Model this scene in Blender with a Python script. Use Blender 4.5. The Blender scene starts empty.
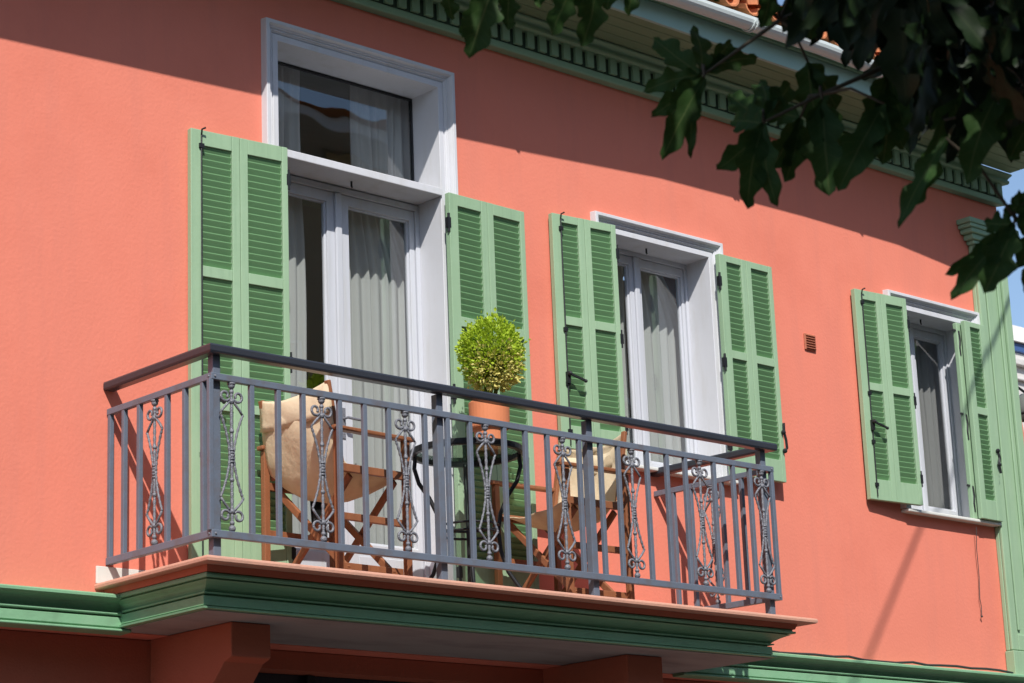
import bpy, bmesh, math, random
from mathutils import Vector, Matrix
S = bpy.context.scene
COL = S.collection
PI = math.pi
rad = math.radians

# ------------------------------------------------------------------ camera, sky, sun, exposure
cam_d = bpy.data.cameras.new('camera')
cam = bpy.data.objects.new('camera', cam_d)
COL.objects.link(cam)
cam.location = (-6.93498595, -9.35893596, -1.81366848)
cam.rotation_euler = (1.83376731, 0.03817556, -0.73936240)
cam_d.sensor_width = 36.0
cam_d.lens = 36.0 * 2299.59525 / 1024
cam_d.clip_start = 0.1
cam_d.clip_end = 5000
cam_d.dof.use_dof = True
cam_d.dof.focus_distance = 12.6
cam_d.dof.aperture_fstop = 7.0
S.camera = cam

SUN = Vector((-0.72, -1.0, 1.27)).normalized()      # direction towards the sun
world = bpy.data.worlds.new('World')
S.world = world
world.use_nodes = True
wn = world.node_tree
sky = wn.nodes.new('ShaderNodeTexSky')
sky.sky_type = 'NISHITA'
sky.sun_disc = False
sky.sun_elevation = math.asin(SUN.z)
sky.sun_rotation = math.atan2(SUN.x, SUN.y)
sky.air_density = 1.0
sky.dust_density = 0.6
sky.ozone_density = 1.5
bg = wn.nodes['Background']
wn.links.new(sky.outputs[0], bg.inputs[0])
bg.inputs[1].default_value = 0.14

sun_d = bpy.data.lights.new('sun', 'SUN')
sun_d.energy = 5.0
sun_d.angle = rad(0.5)
sun_d.color = (1.0, 0.955, 0.89)
sun = bpy.data.objects.new('sun', sun_d)
COL.objects.link(sun)
sun.rotation_euler = SUN.to_track_quat('Z', 'Y').to_euler()
sun.location = (-10, -14, 18)

S.view_settings.view_transform = 'Standard'
S.view_settings.look = 'None'
S.view_settings.gamma = 1
S.view_settings.use_curve_mapping = False
S.view_settings.exposure = 0.15
S.render.engine = 'CYCLES'
S.cycles.transparent_max_bounces = 16
S.cycles.max_bounces = 8

# ------------------------------------------------------------------ materials
def mat(name, col, rough=0.6, var=0.0, scale=6.0, bump=0.0, bscale=60.0, spec=0.5, metal=0.0,
        stain=None, stain_amt=0.0, stain_scale=1.2, coat=0.0, aniso=None, trans=0.0):
    m = bpy.data.materials.new(name)
    m.use_nodes = True
    nt = m.node_tree
    N, Lk = nt.nodes, nt.links
    p = N['Principled BSDF']
    p.inputs['Roughness'].default_value = rough
    p.inputs['Metallic'].default_value = metal
    p.inputs['Specular IOR Level'].default_value = spec
    p.inputs['Coat Weight'].default_value = coat
    tc = N.new('ShaderNodeTexCoord')
    src = tc.outputs['Object']
    if aniso:
        mp = N.new('ShaderNodeMapping')
        mp.inputs['Scale'].default_value = aniso
        Lk.new(src, mp.inputs[0]); vsrc = mp.outputs[0]
    else:
        vsrc = src
    c = (*col, 1.0)
    out = None
    if var > 0:
        n = N.new('ShaderNodeTexNoise')
        n.inputs['Scale'].default_value = scale
        n.inputs['Detail'].default_value = 5
        Lk.new(vsrc, n.inputs['Vector'])
        mx = N.new('ShaderNodeMix'); mx.data_type = 'RGBA'
        mx.inputs['A'].default_value = (*[max(0, x * (1 - var)) for x in col], 1)
        mx.inputs['B'].default_value = (*[min(1, x * (1 + var)) for x in col], 1)
        Lk.new(n.outputs['Fac'], mx.inputs['Factor'])
        out = mx.outputs['Result']
    if stain:
        n2 = N.new('ShaderNodeTexNoise')
        n2.inputs['Scale'].default_value = stain_scale
        n2.inputs['Detail'].default_value = 7
        n2.inputs['Roughness'].default_value = 0.62
        Lk.new(vsrc, n2.inputs['Vector'])
        r = N.new('ShaderNodeMapRange')
        r.inputs['From Min'].default_value = 0.48
        r.inputs['From Max'].default_value = 0.72
        r.inputs['To Max'].default_value = stain_amt
        Lk.new(n2.outputs['Fac'], r.inputs['Value'])
        m2 = N.new('ShaderNodeMix'); m2.data_type = 'RGBA'
        if out: Lk.new(out, m2.inputs['A'])
        else: m2.inputs['A'].default_value = c
        m2.inputs['B'].default_value = (*stain, 1)
        Lk.new(r.outputs[0], m2.inputs['Factor'])
        out = m2.outputs['Result']
    if out: Lk.new(out, p.inputs['Base Color'])
    else: p.inputs['Base Color'].default_value = c
    if bump > 0:
        nb = N.new('ShaderNodeTexNoise')
        nb.inputs['Scale'].default_value = bscale
        nb.inputs['Detail'].default_value = 4
        Lk.new(vsrc, nb.inputs['Vector'])
        b = N.new('ShaderNodeBump')
        b.inputs['Strength'].default_value = bump
        b.inputs['Distance'].default_value = 0.01
        Lk.new(nb.outputs['Fac'], b.inputs['Height'])
        Lk.new(b.outputs[0], p.inputs['Normal'])
    if trans > 0:
        tl = N.new('ShaderNodeBsdfTranslucent')
        if out: Lk.new(out, tl.inputs[0])
        else: tl.inputs[0].default_value = c
        ms = N.new('ShaderNodeMixShader')
        ms.inputs[0].default_value = trans
        Lk.new(p.outputs[0], ms.inputs[1]); Lk.new(tl.outputs[0], ms.inputs[2])
        Lk.new(ms.outputs[0], N['Material Output'].inputs[0])
    return m

def glass_mat(name, tint=(0.86, 0.89, 0.88), wobble=0.003, boost=0.13):
    m = bpy.data.materials.new(name); m.use_nodes = True
    N, Lk = m.node_tree.nodes, m.node_tree.links
    N.remove(N['Principled BSDF'])
    t = N.new('ShaderNodeBsdfTransparent'); t.inputs[0].default_value = (*tint, 1)
    g = N.new('ShaderNodeBsdfGlossy'); g.inputs['Roughness'].default_value = 0.0
    f = N.new('ShaderNodeLayerWeight'); f.inputs['Blend'].default_value = 0.5
    pw = N.new('ShaderNodeMath'); pw.operation = 'POWER'; pw.inputs[1].default_value = 4.0
    Lk.new(f.outputs['Facing'], pw.inputs[0])
    ad = N.new('ShaderNodeMath'); ad.operation = 'MULTIPLY_ADD'
    ad.inputs[1].default_value = 0.9; ad.inputs[2].default_value = 0.05 + boost
    ad.use_clamp = True
    Lk.new(pw.outputs[0], ad.inputs[0])
    tc = N.new('ShaderNodeTexCoord')
    n = N.new('ShaderNodeTexNoise'); n.inputs['Scale'].default_value = 2.2; n.inputs['Detail'].default_value = 1
    Lk.new(tc.outputs['Object'], n.inputs['Vector'])
    b = N.new('ShaderNodeBump'); b.inputs['Strength'].default_value = 1.0; b.inputs['Distance'].default_value = wobble
    Lk.new(n.outputs[0], b.inputs['Height'])
    Lk.new(b.outputs[0], g.inputs['Normal'])
    ms = N.new('ShaderNodeMixShader')
    Lk.new(ad.outputs[0], ms.inputs[0]); Lk.new(t.outputs[0], ms.inputs[1]); Lk.new(g.outputs[0], ms.inputs[2])
    Lk.new(ms.outputs[0], N['Material Output'].inputs[0])
    return m

def leaf_mat(name, col, vein, trans=0.25, rough=0.35):
    m = bpy.data.materials.new(name); m.use_nodes = True
    N, Lk = m.node_tree.nodes, m.node_tree.links
    p = N['Principled BSDF']
    uv = N.new('ShaderNodeUVMap')
    sx = N.new('ShaderNodeSeparateXYZ'); Lk.new(uv.outputs[0], sx.inputs[0])
    ab = N.new('ShaderNodeMath'); ab.operation = 'ABSOLUTE'; Lk.new(sx.outputs[0], ab.inputs[0])
    # side veins: bands slanting away from the midrib
    sl = N.new('ShaderNodeMath'); sl.operation = 'MULTIPLY_ADD'
    Lk.new(ab.outputs[0], sl.inputs[0]); sl.inputs[1].default_value = -0.14; Lk.new(sx.outputs[1], sl.inputs[2])
    mu = N.new('ShaderNodeMath'); mu.operation = 'MULTIPLY'; mu.inputs[1].default_value = 9.0; Lk.new(sl.outputs[0], mu.inputs[0])
    fr = N.new('ShaderNodeMath'); fr.operation = 'FRACT'; Lk.new(mu.outputs[0], fr.inputs[0])
    lt2 = N.new('ShaderNodeMath'); lt2.operation = 'LESS_THAN'; lt2.inputs[1].default_value = 0.09; Lk.new(fr.outputs[0], lt2.inputs[0])
    lt2b = N.new('ShaderNodeMath'); lt2b.operation = 'MULTIPLY'; lt2b.inputs[1].default_value = 0.3; Lk.new(lt2.outputs[0], lt2b.inputs[0])
    lt = N.new('ShaderNodeMath'); lt.operation = 'LESS_THAN'; lt.inputs[1].default_value = 0.055; Lk.new(ab.outputs[0], lt.inputs[0])
    mxv = N.new('ShaderNodeMath'); mxv.operation = 'MAXIMUM'; Lk.new(lt.outputs[0], mxv.inputs[0]); Lk.new(lt2b.outputs[0], mxv.inputs[1])
    tc = N.new('ShaderNodeTexCoord')
    n = N.new('ShaderNodeTexNoise'); n.inputs['Scale'].default_value = 5.0; Lk.new(tc.outputs['Object'], n.inputs[0])
    mx = N.new('ShaderNodeMix'); mx.data_type = 'RGBA'
    mx.inputs['A'].default_value = (*[x * 0.65 for x in col], 1); mx.inputs['B'].default_value = (*[x * 1.35 for x in col], 1)
    Lk.new(n.outputs['Fac'], mx.inputs['Factor'])
    m2 = N.new('ShaderNodeMix'); m2.data_type = 'RGBA'
    Lk.new(mx.outputs['Result'], m2.inputs['A']); m2.inputs['B'].default_value = (*vein, 1)
    Lk.new(mxv.outputs[0], m2.inputs['Factor'])
    Lk.new(m2.outputs['Result'], p.inputs['Base Color'])
    p.inputs['Roughness'].default_value = rough
    p.inputs['Specular IOR Level'].default_value = 0.22
    tl = N.new('ShaderNodeBsdfTranslucent'); Lk.new(m2.outputs['Result'], tl.inputs[0])
    ms = N.new('ShaderNodeMixShader'); ms.inputs[0].default_value = trans
    Lk.new(p.outputs[0], ms.inputs[1]); Lk.new(tl.outputs[0], ms.inputs[2])
    Lk.new(ms.outputs[0], N['Material Output'].inputs[0])
    return m

M = {}
M['plaster'] = mat('salmon_plaster', (0.735, 0.225, 0.155), 0.85, 0.11, 1.3, 0.16, 55, 0.2, stain=(0.66, 0.19, 0.128), stain_amt=0.8, stain_scale=1.3)
def weather(m, col, amt, scale, lo=0.5, hi=0.75):
    """faint vertical rain marks over whatever colour the paint already has"""
    N, Lk = m.node_tree.nodes, m.node_tree.links
    p = N['Principled BSDF']; inp = p.inputs['Base Color']
    src = inp.links[0].from_socket if inp.links else None
    tc = N.new('ShaderNodeTexCoord'); mp = N.new('ShaderNodeMapping'); mp.inputs['Scale'].default_value = scale
    Lk.new(tc.outputs['Object'], mp.inputs[0])
    n = N.new('ShaderNodeTexNoise'); n.inputs['Scale'].default_value = 1.0; n.inputs['Detail'].default_value = 6; n.inputs['Roughness'].default_value = 0.65
    Lk.new(mp.outputs[0], n.inputs['Vector'])
    r = N.new('ShaderNodeMapRange'); r.inputs['From Min'].default_value = lo; r.inputs['From Max'].default_value = hi; r.inputs['To Max'].default_value = amt
    Lk.new(n.outputs['Fac'], r.inputs['Value'])
    mx = N.new('ShaderNodeMix'); mx.data_type = 'RGBA'
    if src: Lk.new(src, mx.inputs['A'])
    else: mx.inputs['A'].default_value = inp.default_value
    mx.inputs['B'].default_value = (*col, 1)
    Lk.new(r.outputs[0], mx.inputs['Factor']); Lk.new(mx.outputs['Result'], inp)
weather(M['plaster'], (0.60, 0.20, 0.15), 0.45, (5, 5, 0.55))
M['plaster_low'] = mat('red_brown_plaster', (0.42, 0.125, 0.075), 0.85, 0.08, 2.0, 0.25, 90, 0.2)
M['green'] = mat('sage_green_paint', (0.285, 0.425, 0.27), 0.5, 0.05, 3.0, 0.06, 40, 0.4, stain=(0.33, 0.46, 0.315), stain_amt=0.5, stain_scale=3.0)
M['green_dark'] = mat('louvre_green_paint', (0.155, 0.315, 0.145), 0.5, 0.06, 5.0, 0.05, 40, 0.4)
M['green_mould'] = mat('moulding_green_paint', (0.20, 0.40, 0.235), 0.5, 0.07, 2.5, 0.1, 40, 0.4, stain=(0.30, 0.46, 0.32), stain_amt=0.35, stain_scale=4.0)
M['eave_green'] = mat('eave_green_paint', (0.25, 0.40, 0.27), 0.6, 0.08, 2.0, 0.1, 40, 0.3)
M['gap_shade'] = mat('dentil_gap_shade', (0.025, 0.05, 0.03), 0.6, 0.1, 4)  # near-black green standing for the shade between the dentils
M['teal'] = mat('fascia_teal_paint', (0.30, 0.46, 0.42), 0.55, 0.08, 2.0, 0.1, 40, 0.3)
M['soffit'] = mat('soffit_boards', (0.17, 0.26, 0.16), 0.7, 0.10, 3.0, 0.1, 40, 0.2, aniso=(1, 12, 1))
M['white'] = mat('white_paint', (0.60, 0.61, 0.65), 0.45, 0.025, 3.0, 0.04, 50, 0.4, stain=(0.52, 0.53, 0.55), stain_amt=0.4, stain_scale=2.5)
M['whitefr'] = mat('white_window_paint', (0.53, 0.55, 0.60), 0.35, 0.02, 3.0, 0.0, 50, 0.5)
weather(M['green'], (0.20, 0.32, 0.20), 0.5, (30, 30, 1.5)); weather(M['green_mould'], (0.09, 0.15, 0.10), 0.5, (5, 5, 9), 0.52, 0.8)
M['marble'] = mat('grey_white_marble', (0.66, 0.66, 0.62), 0.4, 0.12, 3.0, 0.0, 50, 0.4)
M['tilelip'] = mat('pink_terracotta_slab', (0.62, 0.33, 0.24), 0.7, 0.12, 5.0, 0.15, 60, 0.3, stain=(0.42, 0.25, 0.19), stain_amt=0.6, stain_scale=5)
M['redband'] = mat('red_slab_band', (0.52, 0.15, 0.09), 0.8, 0.12, 4.0, 0.15, 60, 0.2)
M['under'] = mat('grey_slab_underside', (0.34, 0.335, 0.33), 0.8, 0.10, 1.2, 0.2, 30, 0.2, stain=(0.20, 0.19, 0.19), stain_amt=0.9, stain_scale=1.8, aniso=(0.6, 2.0, 1))
M['rail'] = mat('slate_grey_metal_paint', (0.125, 0.15, 0.195), 0.36, 0.10, 6.0, 0.08, 80, 0.5, stain=(0.12, 0.085, 0.07), stain_amt=0.5, stain_scale=11)
M['railtop'] = mat('dark_slate_handrail_paint', (0.030, 0.034, 0.045), 0.30, 0.10, 6.0, 0.05, 80, 0.5)
M['iron'] = mat('grey_wrought_iron', (0.16, 0.165, 0.19), 0.42, 0.3, 40.0, 0.5, 140, 0.5)
M['black'] = mat('black_iron', (0.012, 0.013, 0.015), 0.45, 0.2, 30, 0.1, 90, 0.4)
M['wood'] = mat('red_brown_wood', (0.255, 0.098, 0.045), 0.45, 0.28, 7.0, 0.08, 60, 0.4, aniso=(6, 6, 1.2))
M['canvas'] = mat('cream_canvas', (0.80, 0.67, 0.48), 0.9, 0.05, 5.0, 0.35, 30, 0.1, stain=(0.68, 0.52, 0.34), stain_amt=0.6, stain_scale=7, trans=0.22)
M['curtain'] = mat('white_curtain_cloth', (0.60, 0.605, 0.60), 0.9, 0.03, 5.0, 0.1, 300, 0.1, trans=0.2)
M['curtain_grey'] = mat('grey_curtain_cloth', (0.36, 0.35, 0.355), 0.9, 0.03, 5.0, 0.1, 300, 0.1, trans=0.2)
weather(M['white'], (0.46, 0.45, 0.42), 0.55, (9, 9, 1.5)); weather(M['whitefr'], (0.44, 0.44, 0.42), 0.5, (14, 14, 1.5))
M['glass'] = glass_mat('window_glass')
M['tableglass'] = glass_mat('table_glass', (0.56, 0.64, 0.60), 0.0, 0.03)
M['terracotta'] = mat('terracotta', (0.62, 0.21, 0.095), 0.75, 0.10, 8.0, 0.1, 70, 0.3)
M['soil'] = mat('soil', (0.05, 0.035, 0.025), 0.95, 0.3, 30, 0.5, 60, 0.1)
M['bush_a'] = mat('bright_green_leaves', (0.42, 0.56, 0.04), 0.5, 0.30, 14, 0, 10, 0.4, trans=0.35)
M['bush_b'] = mat('yellow_leaves', (0.70, 0.64, 0.20), 0.55, 0.25, 18, 0, 10, 0.4, trans=0.3)
M['bush_in'] = mat('bush_twigs', (0.10, 0.14, 0.02), 0.9, 0.3, 20, 0.5, 60, 0.1)
M['tile'] = mat('orange_roof_tile', (0.55, 0.20, 0.09), 0.8, 0.3, 5.0, 0.3, 40, 0.2, stain=(0.30, 0.14, 0.08), stain_amt=0.6, stain_scale=6)
M['gutter'] = mat('pale_grey_gutter_paint', (0.60, 0.66, 0.66), 0.4, 0.05, 4, 0.05, 50, 0.5)
M['room'] = mat('room_wall_paint', (0.30, 0.29, 0.28), 0.9, 0.05, 1.0)
M['shop'] = mat('dark_shop_interior', (0.02, 0.022, 0.03), 0.4)
M['vent'] = mat('terracotta_vent', (0.42, 0.15, 0.09), 0.8, 0.15, 20, 0.2, 60, 0.2)
M['asphalt'] = mat('asphalt', (0.055, 0.054, 0.052), 0.9, 0.25, 4, 0.5, 120, 0.2)
M['paving'] = mat('stone_paving', (0.20, 0.185, 0.17), 0.85, 0.15, 2, 0.3, 40, 0.2)
M['kerb'] = mat('kerb_stone', (0.34, 0.33, 0.31), 0.85, 0.12, 3, 0.3, 40, 0.2)
M['earth'] = mat('dry_ground', (0.20, 0.17, 0.12), 0.95, 0.2, 0.3)
M['bark'] = mat('grey_brown_bark', (0.09, 0.075, 0.055), 0.9, 0.3, 9, 0.8, 25, 0.1)
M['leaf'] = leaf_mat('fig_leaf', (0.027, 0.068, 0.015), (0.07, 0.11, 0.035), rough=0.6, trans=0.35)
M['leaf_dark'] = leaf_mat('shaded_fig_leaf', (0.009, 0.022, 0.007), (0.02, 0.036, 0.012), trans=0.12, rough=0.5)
M['ochre'] = mat('ochre_house_paint', (0.40, 0.33, 0.22), 0.85, 0.08, 0.5, 0.2, 30, 0.2)
M['farwhite'] = mat('pale_grey_render', (0.62, 0.60, 0.58), 0.85, 0.08, 0.8, 0.2, 20, 0.2, stain=(0.40, 0.38, 0.36), stain_amt=0.6, stain_scale=2.0)
M['blue'] = mat('blue_painted_band', (0.045, 0.10, 0.26), 0.5, 0.08, 2)
M['lampmetal'] = mat('grey_green_lamp_metal', (0.13, 0.15, 0.14), 0.5, 0.15, 8)
M['cable'] = mat('dark_cable_rubber', (0.03, 0.032, 0.03), 0.6, 0.1, 10)

# ------------------------------------------------------------------ mesh helpers
class MB:
    """collects geometry in world coordinates; build() links it as one mesh object"""
    def __init__(s): s.v = []; s.f = []; s.mi = []; s.uv = None
    def face(s, idx, mi=0): s.f.append(tuple(idx)); s.mi.append(mi)
    def add(s, verts, faces, mi=0):
        b = len(s.v); s.v += [Vector(p) for p in verts]
        for f in faces: s.f.append(tuple(b + i for i in f)); s.mi.append(mi)
        return s
    def box(s, x0, x1, y0, y1, z0, z1, mi=0):
        return s.add([(x0,y0,z0),(x1,y0,z0),(x1,y1,z0),(x0,y1,z0),(x0,y0,z1),(x1,y0,z1),(x1,y1,z1),(x0,y1,z1)],
              [(3,2,1,0),(4,5,6,7),(0,1,5,4),(1,2,6,5),(2,3,7,6),(3,0,4,7)], mi)
    def bar(s, a, b, w, h, up=(0,0,1), mi=0):
        a, b = Vector(a), Vector(b); d = (b - a).normalized(); up = Vector(up)
        sx = d.cross(up)
        if sx.length < 1e-4: sx = d.cross(Vector((0,1,0)))
        sx.normalize(); sz = sx.cross(d).normalized()
        vs = []
        for p in (a, b):
            for i, j in ((-1,-1),(1,-1),(1,1),(-1,1)): vs.append(p + sx*i*w/2 + sz*j*h/2)
        return s.add(vs, [(3,2,1,0),(4,5,6,7),(0,1,5,4),(1,2,6,5),(2,3,7,6),(3,0,4,7)], mi)
    def tube(s, pts, r, n=8, closed=False, mi=0, caps=True):
        pts = [Vector(p) for p in pts]; m = len(pts)
        rs = r if isinstance(r, (list, tuple)) else [r]*m
        b = len(s.v); ref = None
        for i in range(m):
            if closed: t = pts[(i+1) % m] - pts[i-1]
            else: t = pts[min(i+1, m-1)] - pts[max(i-1, 0)]
            t.normalize()
            if ref is None:
                ref = t.cross(Vector((0.137, 0.21, 0.95)))
                if ref.length < 1e-3: ref = t.cross(Vector((1,0,0)))
            ref = (ref - t*ref.dot(t)).normalized(); bi = t.cross(ref)
            for k in range(n):
                a = 2*PI*k/n
                s.v.append(pts[i] + (ref*math.cos(a) + bi*math.sin(a))*rs[i])
        for i in range(m if closed else m-1):
            j = (i+1) % m
            for k in range(n):
                k2 = (k+1) % n
                s.face((b+i*n+k, b+i*n+k2, b+j*n+k2, b+j*n+k), mi)
        if not closed and caps:
            s.face([b+k for k in range(n)][::-1], mi); s.face([b+(m-1)*n+k for k in range(n)], mi)
        return s
    def lathe(s, prof, c=(0,0,0), n=24, mi=0, sx=1, sy=1):
        b = len(s.v)
        for r, z in prof:
            for k in range(n):
                a = 2*PI*k/n
                s.v.append(Vector((c[0]+r*sx*math.cos(a), c[1]+r*sy*math.sin(a), c[2]+z)))
        for i in range(len(prof)-1):
            for k in range(n):
                k2 = (k+1) % n
                s.face((b+i*n+k, b+i*n+k2, b+(i+1)*n+k2, b+(i+1)*n+k), mi)
        s.face([b+k for k in range(n)][::-1], mi)
        s.face([b+(len(prof)-1)*n+k for k in range(n)], mi)
        return s
    def ball(s, c, r, n=8, mi=0):
        prof = [(max(1e-4, r*math.sin(PI*i/n)), -r*math.cos(PI*i/n)) for i in range(n+1)]
        return s.lathe(prof, c, n+2, mi)
    def prism(s, prof, axis_pts, mi=0, caps=True):
        """loft of a list of rings (each a list of points)"""
        b = len(s.v); n = len(axis_pts[0])
        for ring in axis_pts: s.v += [Vector(p) for p in ring]
        for i in range(len(axis_pts)-1):
            for k in range(n):
                k2 = (k+1) % n
                s.face((b+i*n+k, b+i*n+k2, b+(i+1)*n+k2, b+(i+1)*n+k), mi)
        if caps:
            s.face([b+k for k in range(n)][::-1], mi); s.face([b+(len(axis_pts)-1)*n+k for k in range(n)], mi)
        return s
    def build(s, name, m, parent=None, bevel=0.0, smooth=False, seg=2, solid=0.0):
        me = bpy.data.meshes.new(name)
        xs = [p.x for p in s.v]; ys = [p.y for p in s.v]; zs = [p.z for p in s.v]
        org = Vector(((min(xs)+max(xs))/2, (min(ys)+max(ys))/2, min(zs)))
        me.from_pydata([p - org for p in s.v], [], s.f)
        for mm in (m if isinstance(m, (list, tuple)) else [m]): me.materials.append(mm)
        me.polygons.foreach_set('material_index', s.mi)
        if s.uv is not None:
            ul = me.uv_layers.new(name='UVMap')
            for lp in me.loops: ul.data[lp.index].uv = s.uv[lp.vertex_index]
        if smooth: me.polygons.foreach_set('use_smooth', [True]*len(me.polygons))
        bm = bmesh.new(); bm.from_mesh(me)
        bmesh.ops.recalc_face_normals(bm, faces=bm.faces); bm.to_mesh(me); bm.free()
        me.update()
        o = bpy.data.objects.new(name, me); COL.objects.link(o)
        o.location = org
        if parent is not None:
            o.parent = parent; o.location = org - WORG[parent.name]
        WORG[o.name] = org
        if solid: 
            md = o.modifiers.new('thickness', 'SOLIDIFY'); md.thickness = solid; md.offset = 0
        if bevel:
            md = o.modifiers.new('bevel', 'BEVEL'); md.width = bevel; md.segments = seg
            md.limit_method = 'ANGLE'; md.angle_limit = rad(35)
        return o
WORG = {}

def tag(o, label, cat, group=None):
    o['label'] = label; o['category'] = cat
    if group: o['group'] = group
    return o
def thing(name, loc, label, cat, group=None):
    o = bpy.data.objects.new(name, None); COL.objects.link(o)
    o.empty_display_size = 0.2
    o.location = loc; WORG[o.name] = Vector(loc)
    return tag(o, label, cat, group)
def struct(o): o['kind'] = 'structure'; return o
def kids(o): return [c for c in bpy.data.objects if c.parent == o]
def copy_tree(o, parent=None):
    c = o.copy(); COL.objects.link(c)
    if parent is not None: c.parent = parent
    for ch in kids(o): copy_tree(ch, c)
    return c
def put_copy(o, parent, off):
    """a copy of a part, moved by off, under the same thing"""
    c = o.copy(); COL.objects.link(c); c.parent = parent
    c.location = o.location + Vector(off)
    for ch in kids(o):
        d = ch.copy(); COL.objects.link(d); d.parent = c
    return c

GZ = -3.5
# ------------------------------------------------------------------ ground, street
g = MB(); g.add([(-900,-900,GZ-0.124),(900,-900,GZ-0.124),(900,900,GZ-0.124),(-900,900,GZ-0.124)], [(0,1,2,3)])
struct(g.build('ground', M['earth']))
g = MB(); g.add([(-120,-11.0,GZ-0.12),(120,-11.0,GZ-0.12),(120,-2.2,GZ-0.12),(-120,-2.2,GZ-0.12)], [(0,1,2,3)])
struct(g.build('road', M['asphalt']))
g = MB(); g.box(-120, 120, -2.05, 0.6, GZ-0.3, GZ)
struct(g.build('pavement', M['paving']))
g = MB(); g.box(-120, 120, -13.9, -11.15, GZ-0.3, GZ)
struct(g.build('pavement', M['paving']))
g = MB(); g.box(-120, 120, -2.2, -2.052, GZ-0.3, GZ+0.01); g.box(-120, 120, -11.148, -11.0, GZ-0.3, GZ+0.01)
struct(g.build('kerb', M['kerb'], bevel=0.015))

# ------------------------------------------------------------------ the salmon house
house = thing('house', (0.3, 4.0, GZ), 'salmon pink two storey house with sage green shutters, white window casings and a balcony', 'house')
X0, X1 = -7.0, 6.70
W1 = (0.116, 1.262, 0.0, 3.065)
W2 = (2.57, 3.50, 1.0, 2.44)
W3 = (5.37, 6.20, 1.0, 2.42)
OPEN = [(a-0.012, b+0.012, c-0.012 if c else -0.02, d+0.012) for a, b, c, d in (W1, W2, W3)]

def wall_mesh(mb, xa, xb, za, zb, y0, y1, openings):
    xs = sorted({xa, xb, *[o[0] for o in openings], *[o[1] for o in openings]})
    zs = sorted({za, zb, *[o[2] for o in openings], *[o[3] for o in openings]})
    for i in range(len(xs)-1):
        for j in range(len(zs)-1):
            cx, cz = (xs[i]+xs[i+1])/2, (zs[j]+zs[j+1])/2
            if any(o[0] < cx < o[1] and o[2] < cz < o[3] for o in openings): continue
            for y in (y0, y1):
                mb.add([(xs[i],y,zs[j]),(xs[i+1],y,zs[j]),(xs[i+1],y,zs[j+1]),(xs[i],y,zs[j+1])], [(0,1,2,3)])
    for o in openings:
        a, b, c, d = o
        for q in (((a,c),(a,d)),((b,c),(b,d)),((a,d),(b,d)),((a,c),(b,c))):
            (p0, r0), (p1, r1) = q
            mb.add([(p0,y0,r0),(p1,y0,r1),(p1,y1,r1),(p0,y1,r0)], [(0,1,2,3)])
    for q in (((xa,za),(xa,zb)),((xb,za),(xb,zb)),((xa,zb),(xb,zb)),((xa,za),(xb,za))):
        (p0, r0), (p1, r1) = q
        mb.add([(p0,y0,r0),(p1,y0,r1),(p1,y1,r1),(p0,y1,r0)], [(0,1,2,3)])
    return mb

w = MB(); wall_mesh(w, X0, X1, -0.225, 3.66, 0.0, 0.262, OPEN)
wall_up = w.build('wall', M['plaster'], house)
w = MB()
w.box(X0, X0+0.3, 0.265, 9.0, GZ, 3.64); w.box(X1-0.3, X1, 0.265, 9.0, GZ, 3.64); w.box(X0+0.3, X1-0.3, 8.7, 9.0, GZ, 3.64)
w.build('wall', M['plaster'], house)
# corner buttress at the right end, its outer edge leaning out towards the foot
w = MB()
w.add([(6.702,0.01,-0.22),(6.95,0.01,-0.22),(6.86,0.01,1.30),(6.745,0.01,1.98),(6.712,0.01,2.75),(6.702,0.01,2.75),
       (6.702,0.5,-0.22),(6.95,0.5,-0.22),(6.86,0.5,1.30),(6.745,0.5,1.98),(6.712,0.5,2.75),(6.702,0.5,2.75)],
      [(0,1,2,3,4,5),(11,10,9,8,7,6),(0,6,7,1),(1,7,8,2),(2,8,9,3),(3,9,10,4),(4,10,11,5),(5,11,6,0)])
w.box(6.702, 6.95, 0.012, 0.5, GZ, -0.224)
w.build('buttress', M['plaster'], house)
# ground floor, set back under the string course
SHOP = (-0.34, 2.16, GZ+0.3, -0.325)
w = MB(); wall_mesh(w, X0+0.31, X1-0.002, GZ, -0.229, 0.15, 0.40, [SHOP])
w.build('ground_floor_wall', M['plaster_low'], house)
w = MB(); w.box(X0+0.31, X1-0.31, 0.41, 3.4, -0.222, -0.05); w.box(X0+0.31, X1-0.31, 3.4, 3.5, -0.05, 3.6)
w.build('room', M['room'], house)
w = MB(); w.box(-0.34, 2.16, 0.30, 0.36, GZ+0.3, -0.327)
sh = w.build('shop_window', M['shop'], house)
w = MB()
for x in (-0.34, 0.46, 1.30, 2.12): w.box(x, x+0.05, 0.26, 0.295, GZ+0.3, -0.33)
w.build('frame', M['black'], sh)

# white marble skirting where the left end of the balcony meets the wall
w = MB(); w.box(-1.005, -0.50, -0.014, -0.002, 0.0, 0.085)
w.build('skirting', M['marble'], house, bevel=0.003)

# ---- string course and its profile (outward distance, z)
STR = [(0.0,-0.058),(0.125,-0.064),(0.140,-0.070),(0.140,-0.086),(0.122,-0.089),(0.116,-0.094),(0.098,-0.098),(0.082,-0.108),(0.070,-0.122),(0.056,-0.138),
       (0.054,-0.145),(0.088,-0.147),(0.092,-0.151),(0.088,-0.158),(0.066,-0.160),(0.064,-0.166),(0.082,-0.168),(0.084,-0.214),(0.074,-0.217),(0.074,-0.221),(0.094,-0.223),(0.096,-0.232),(0.088,-0.238),(0.0,-0.240)]
for xa, xb in ((X0, -0.86), (2.96, X1+0.06)):
    w = MB()
    w.prism(None, [[(x, -o, z) for o, z in STR] for x in (xa, xb)])
    w.build('string_course', M['green_mould'], house, bevel=0.002, seg=1)

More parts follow.
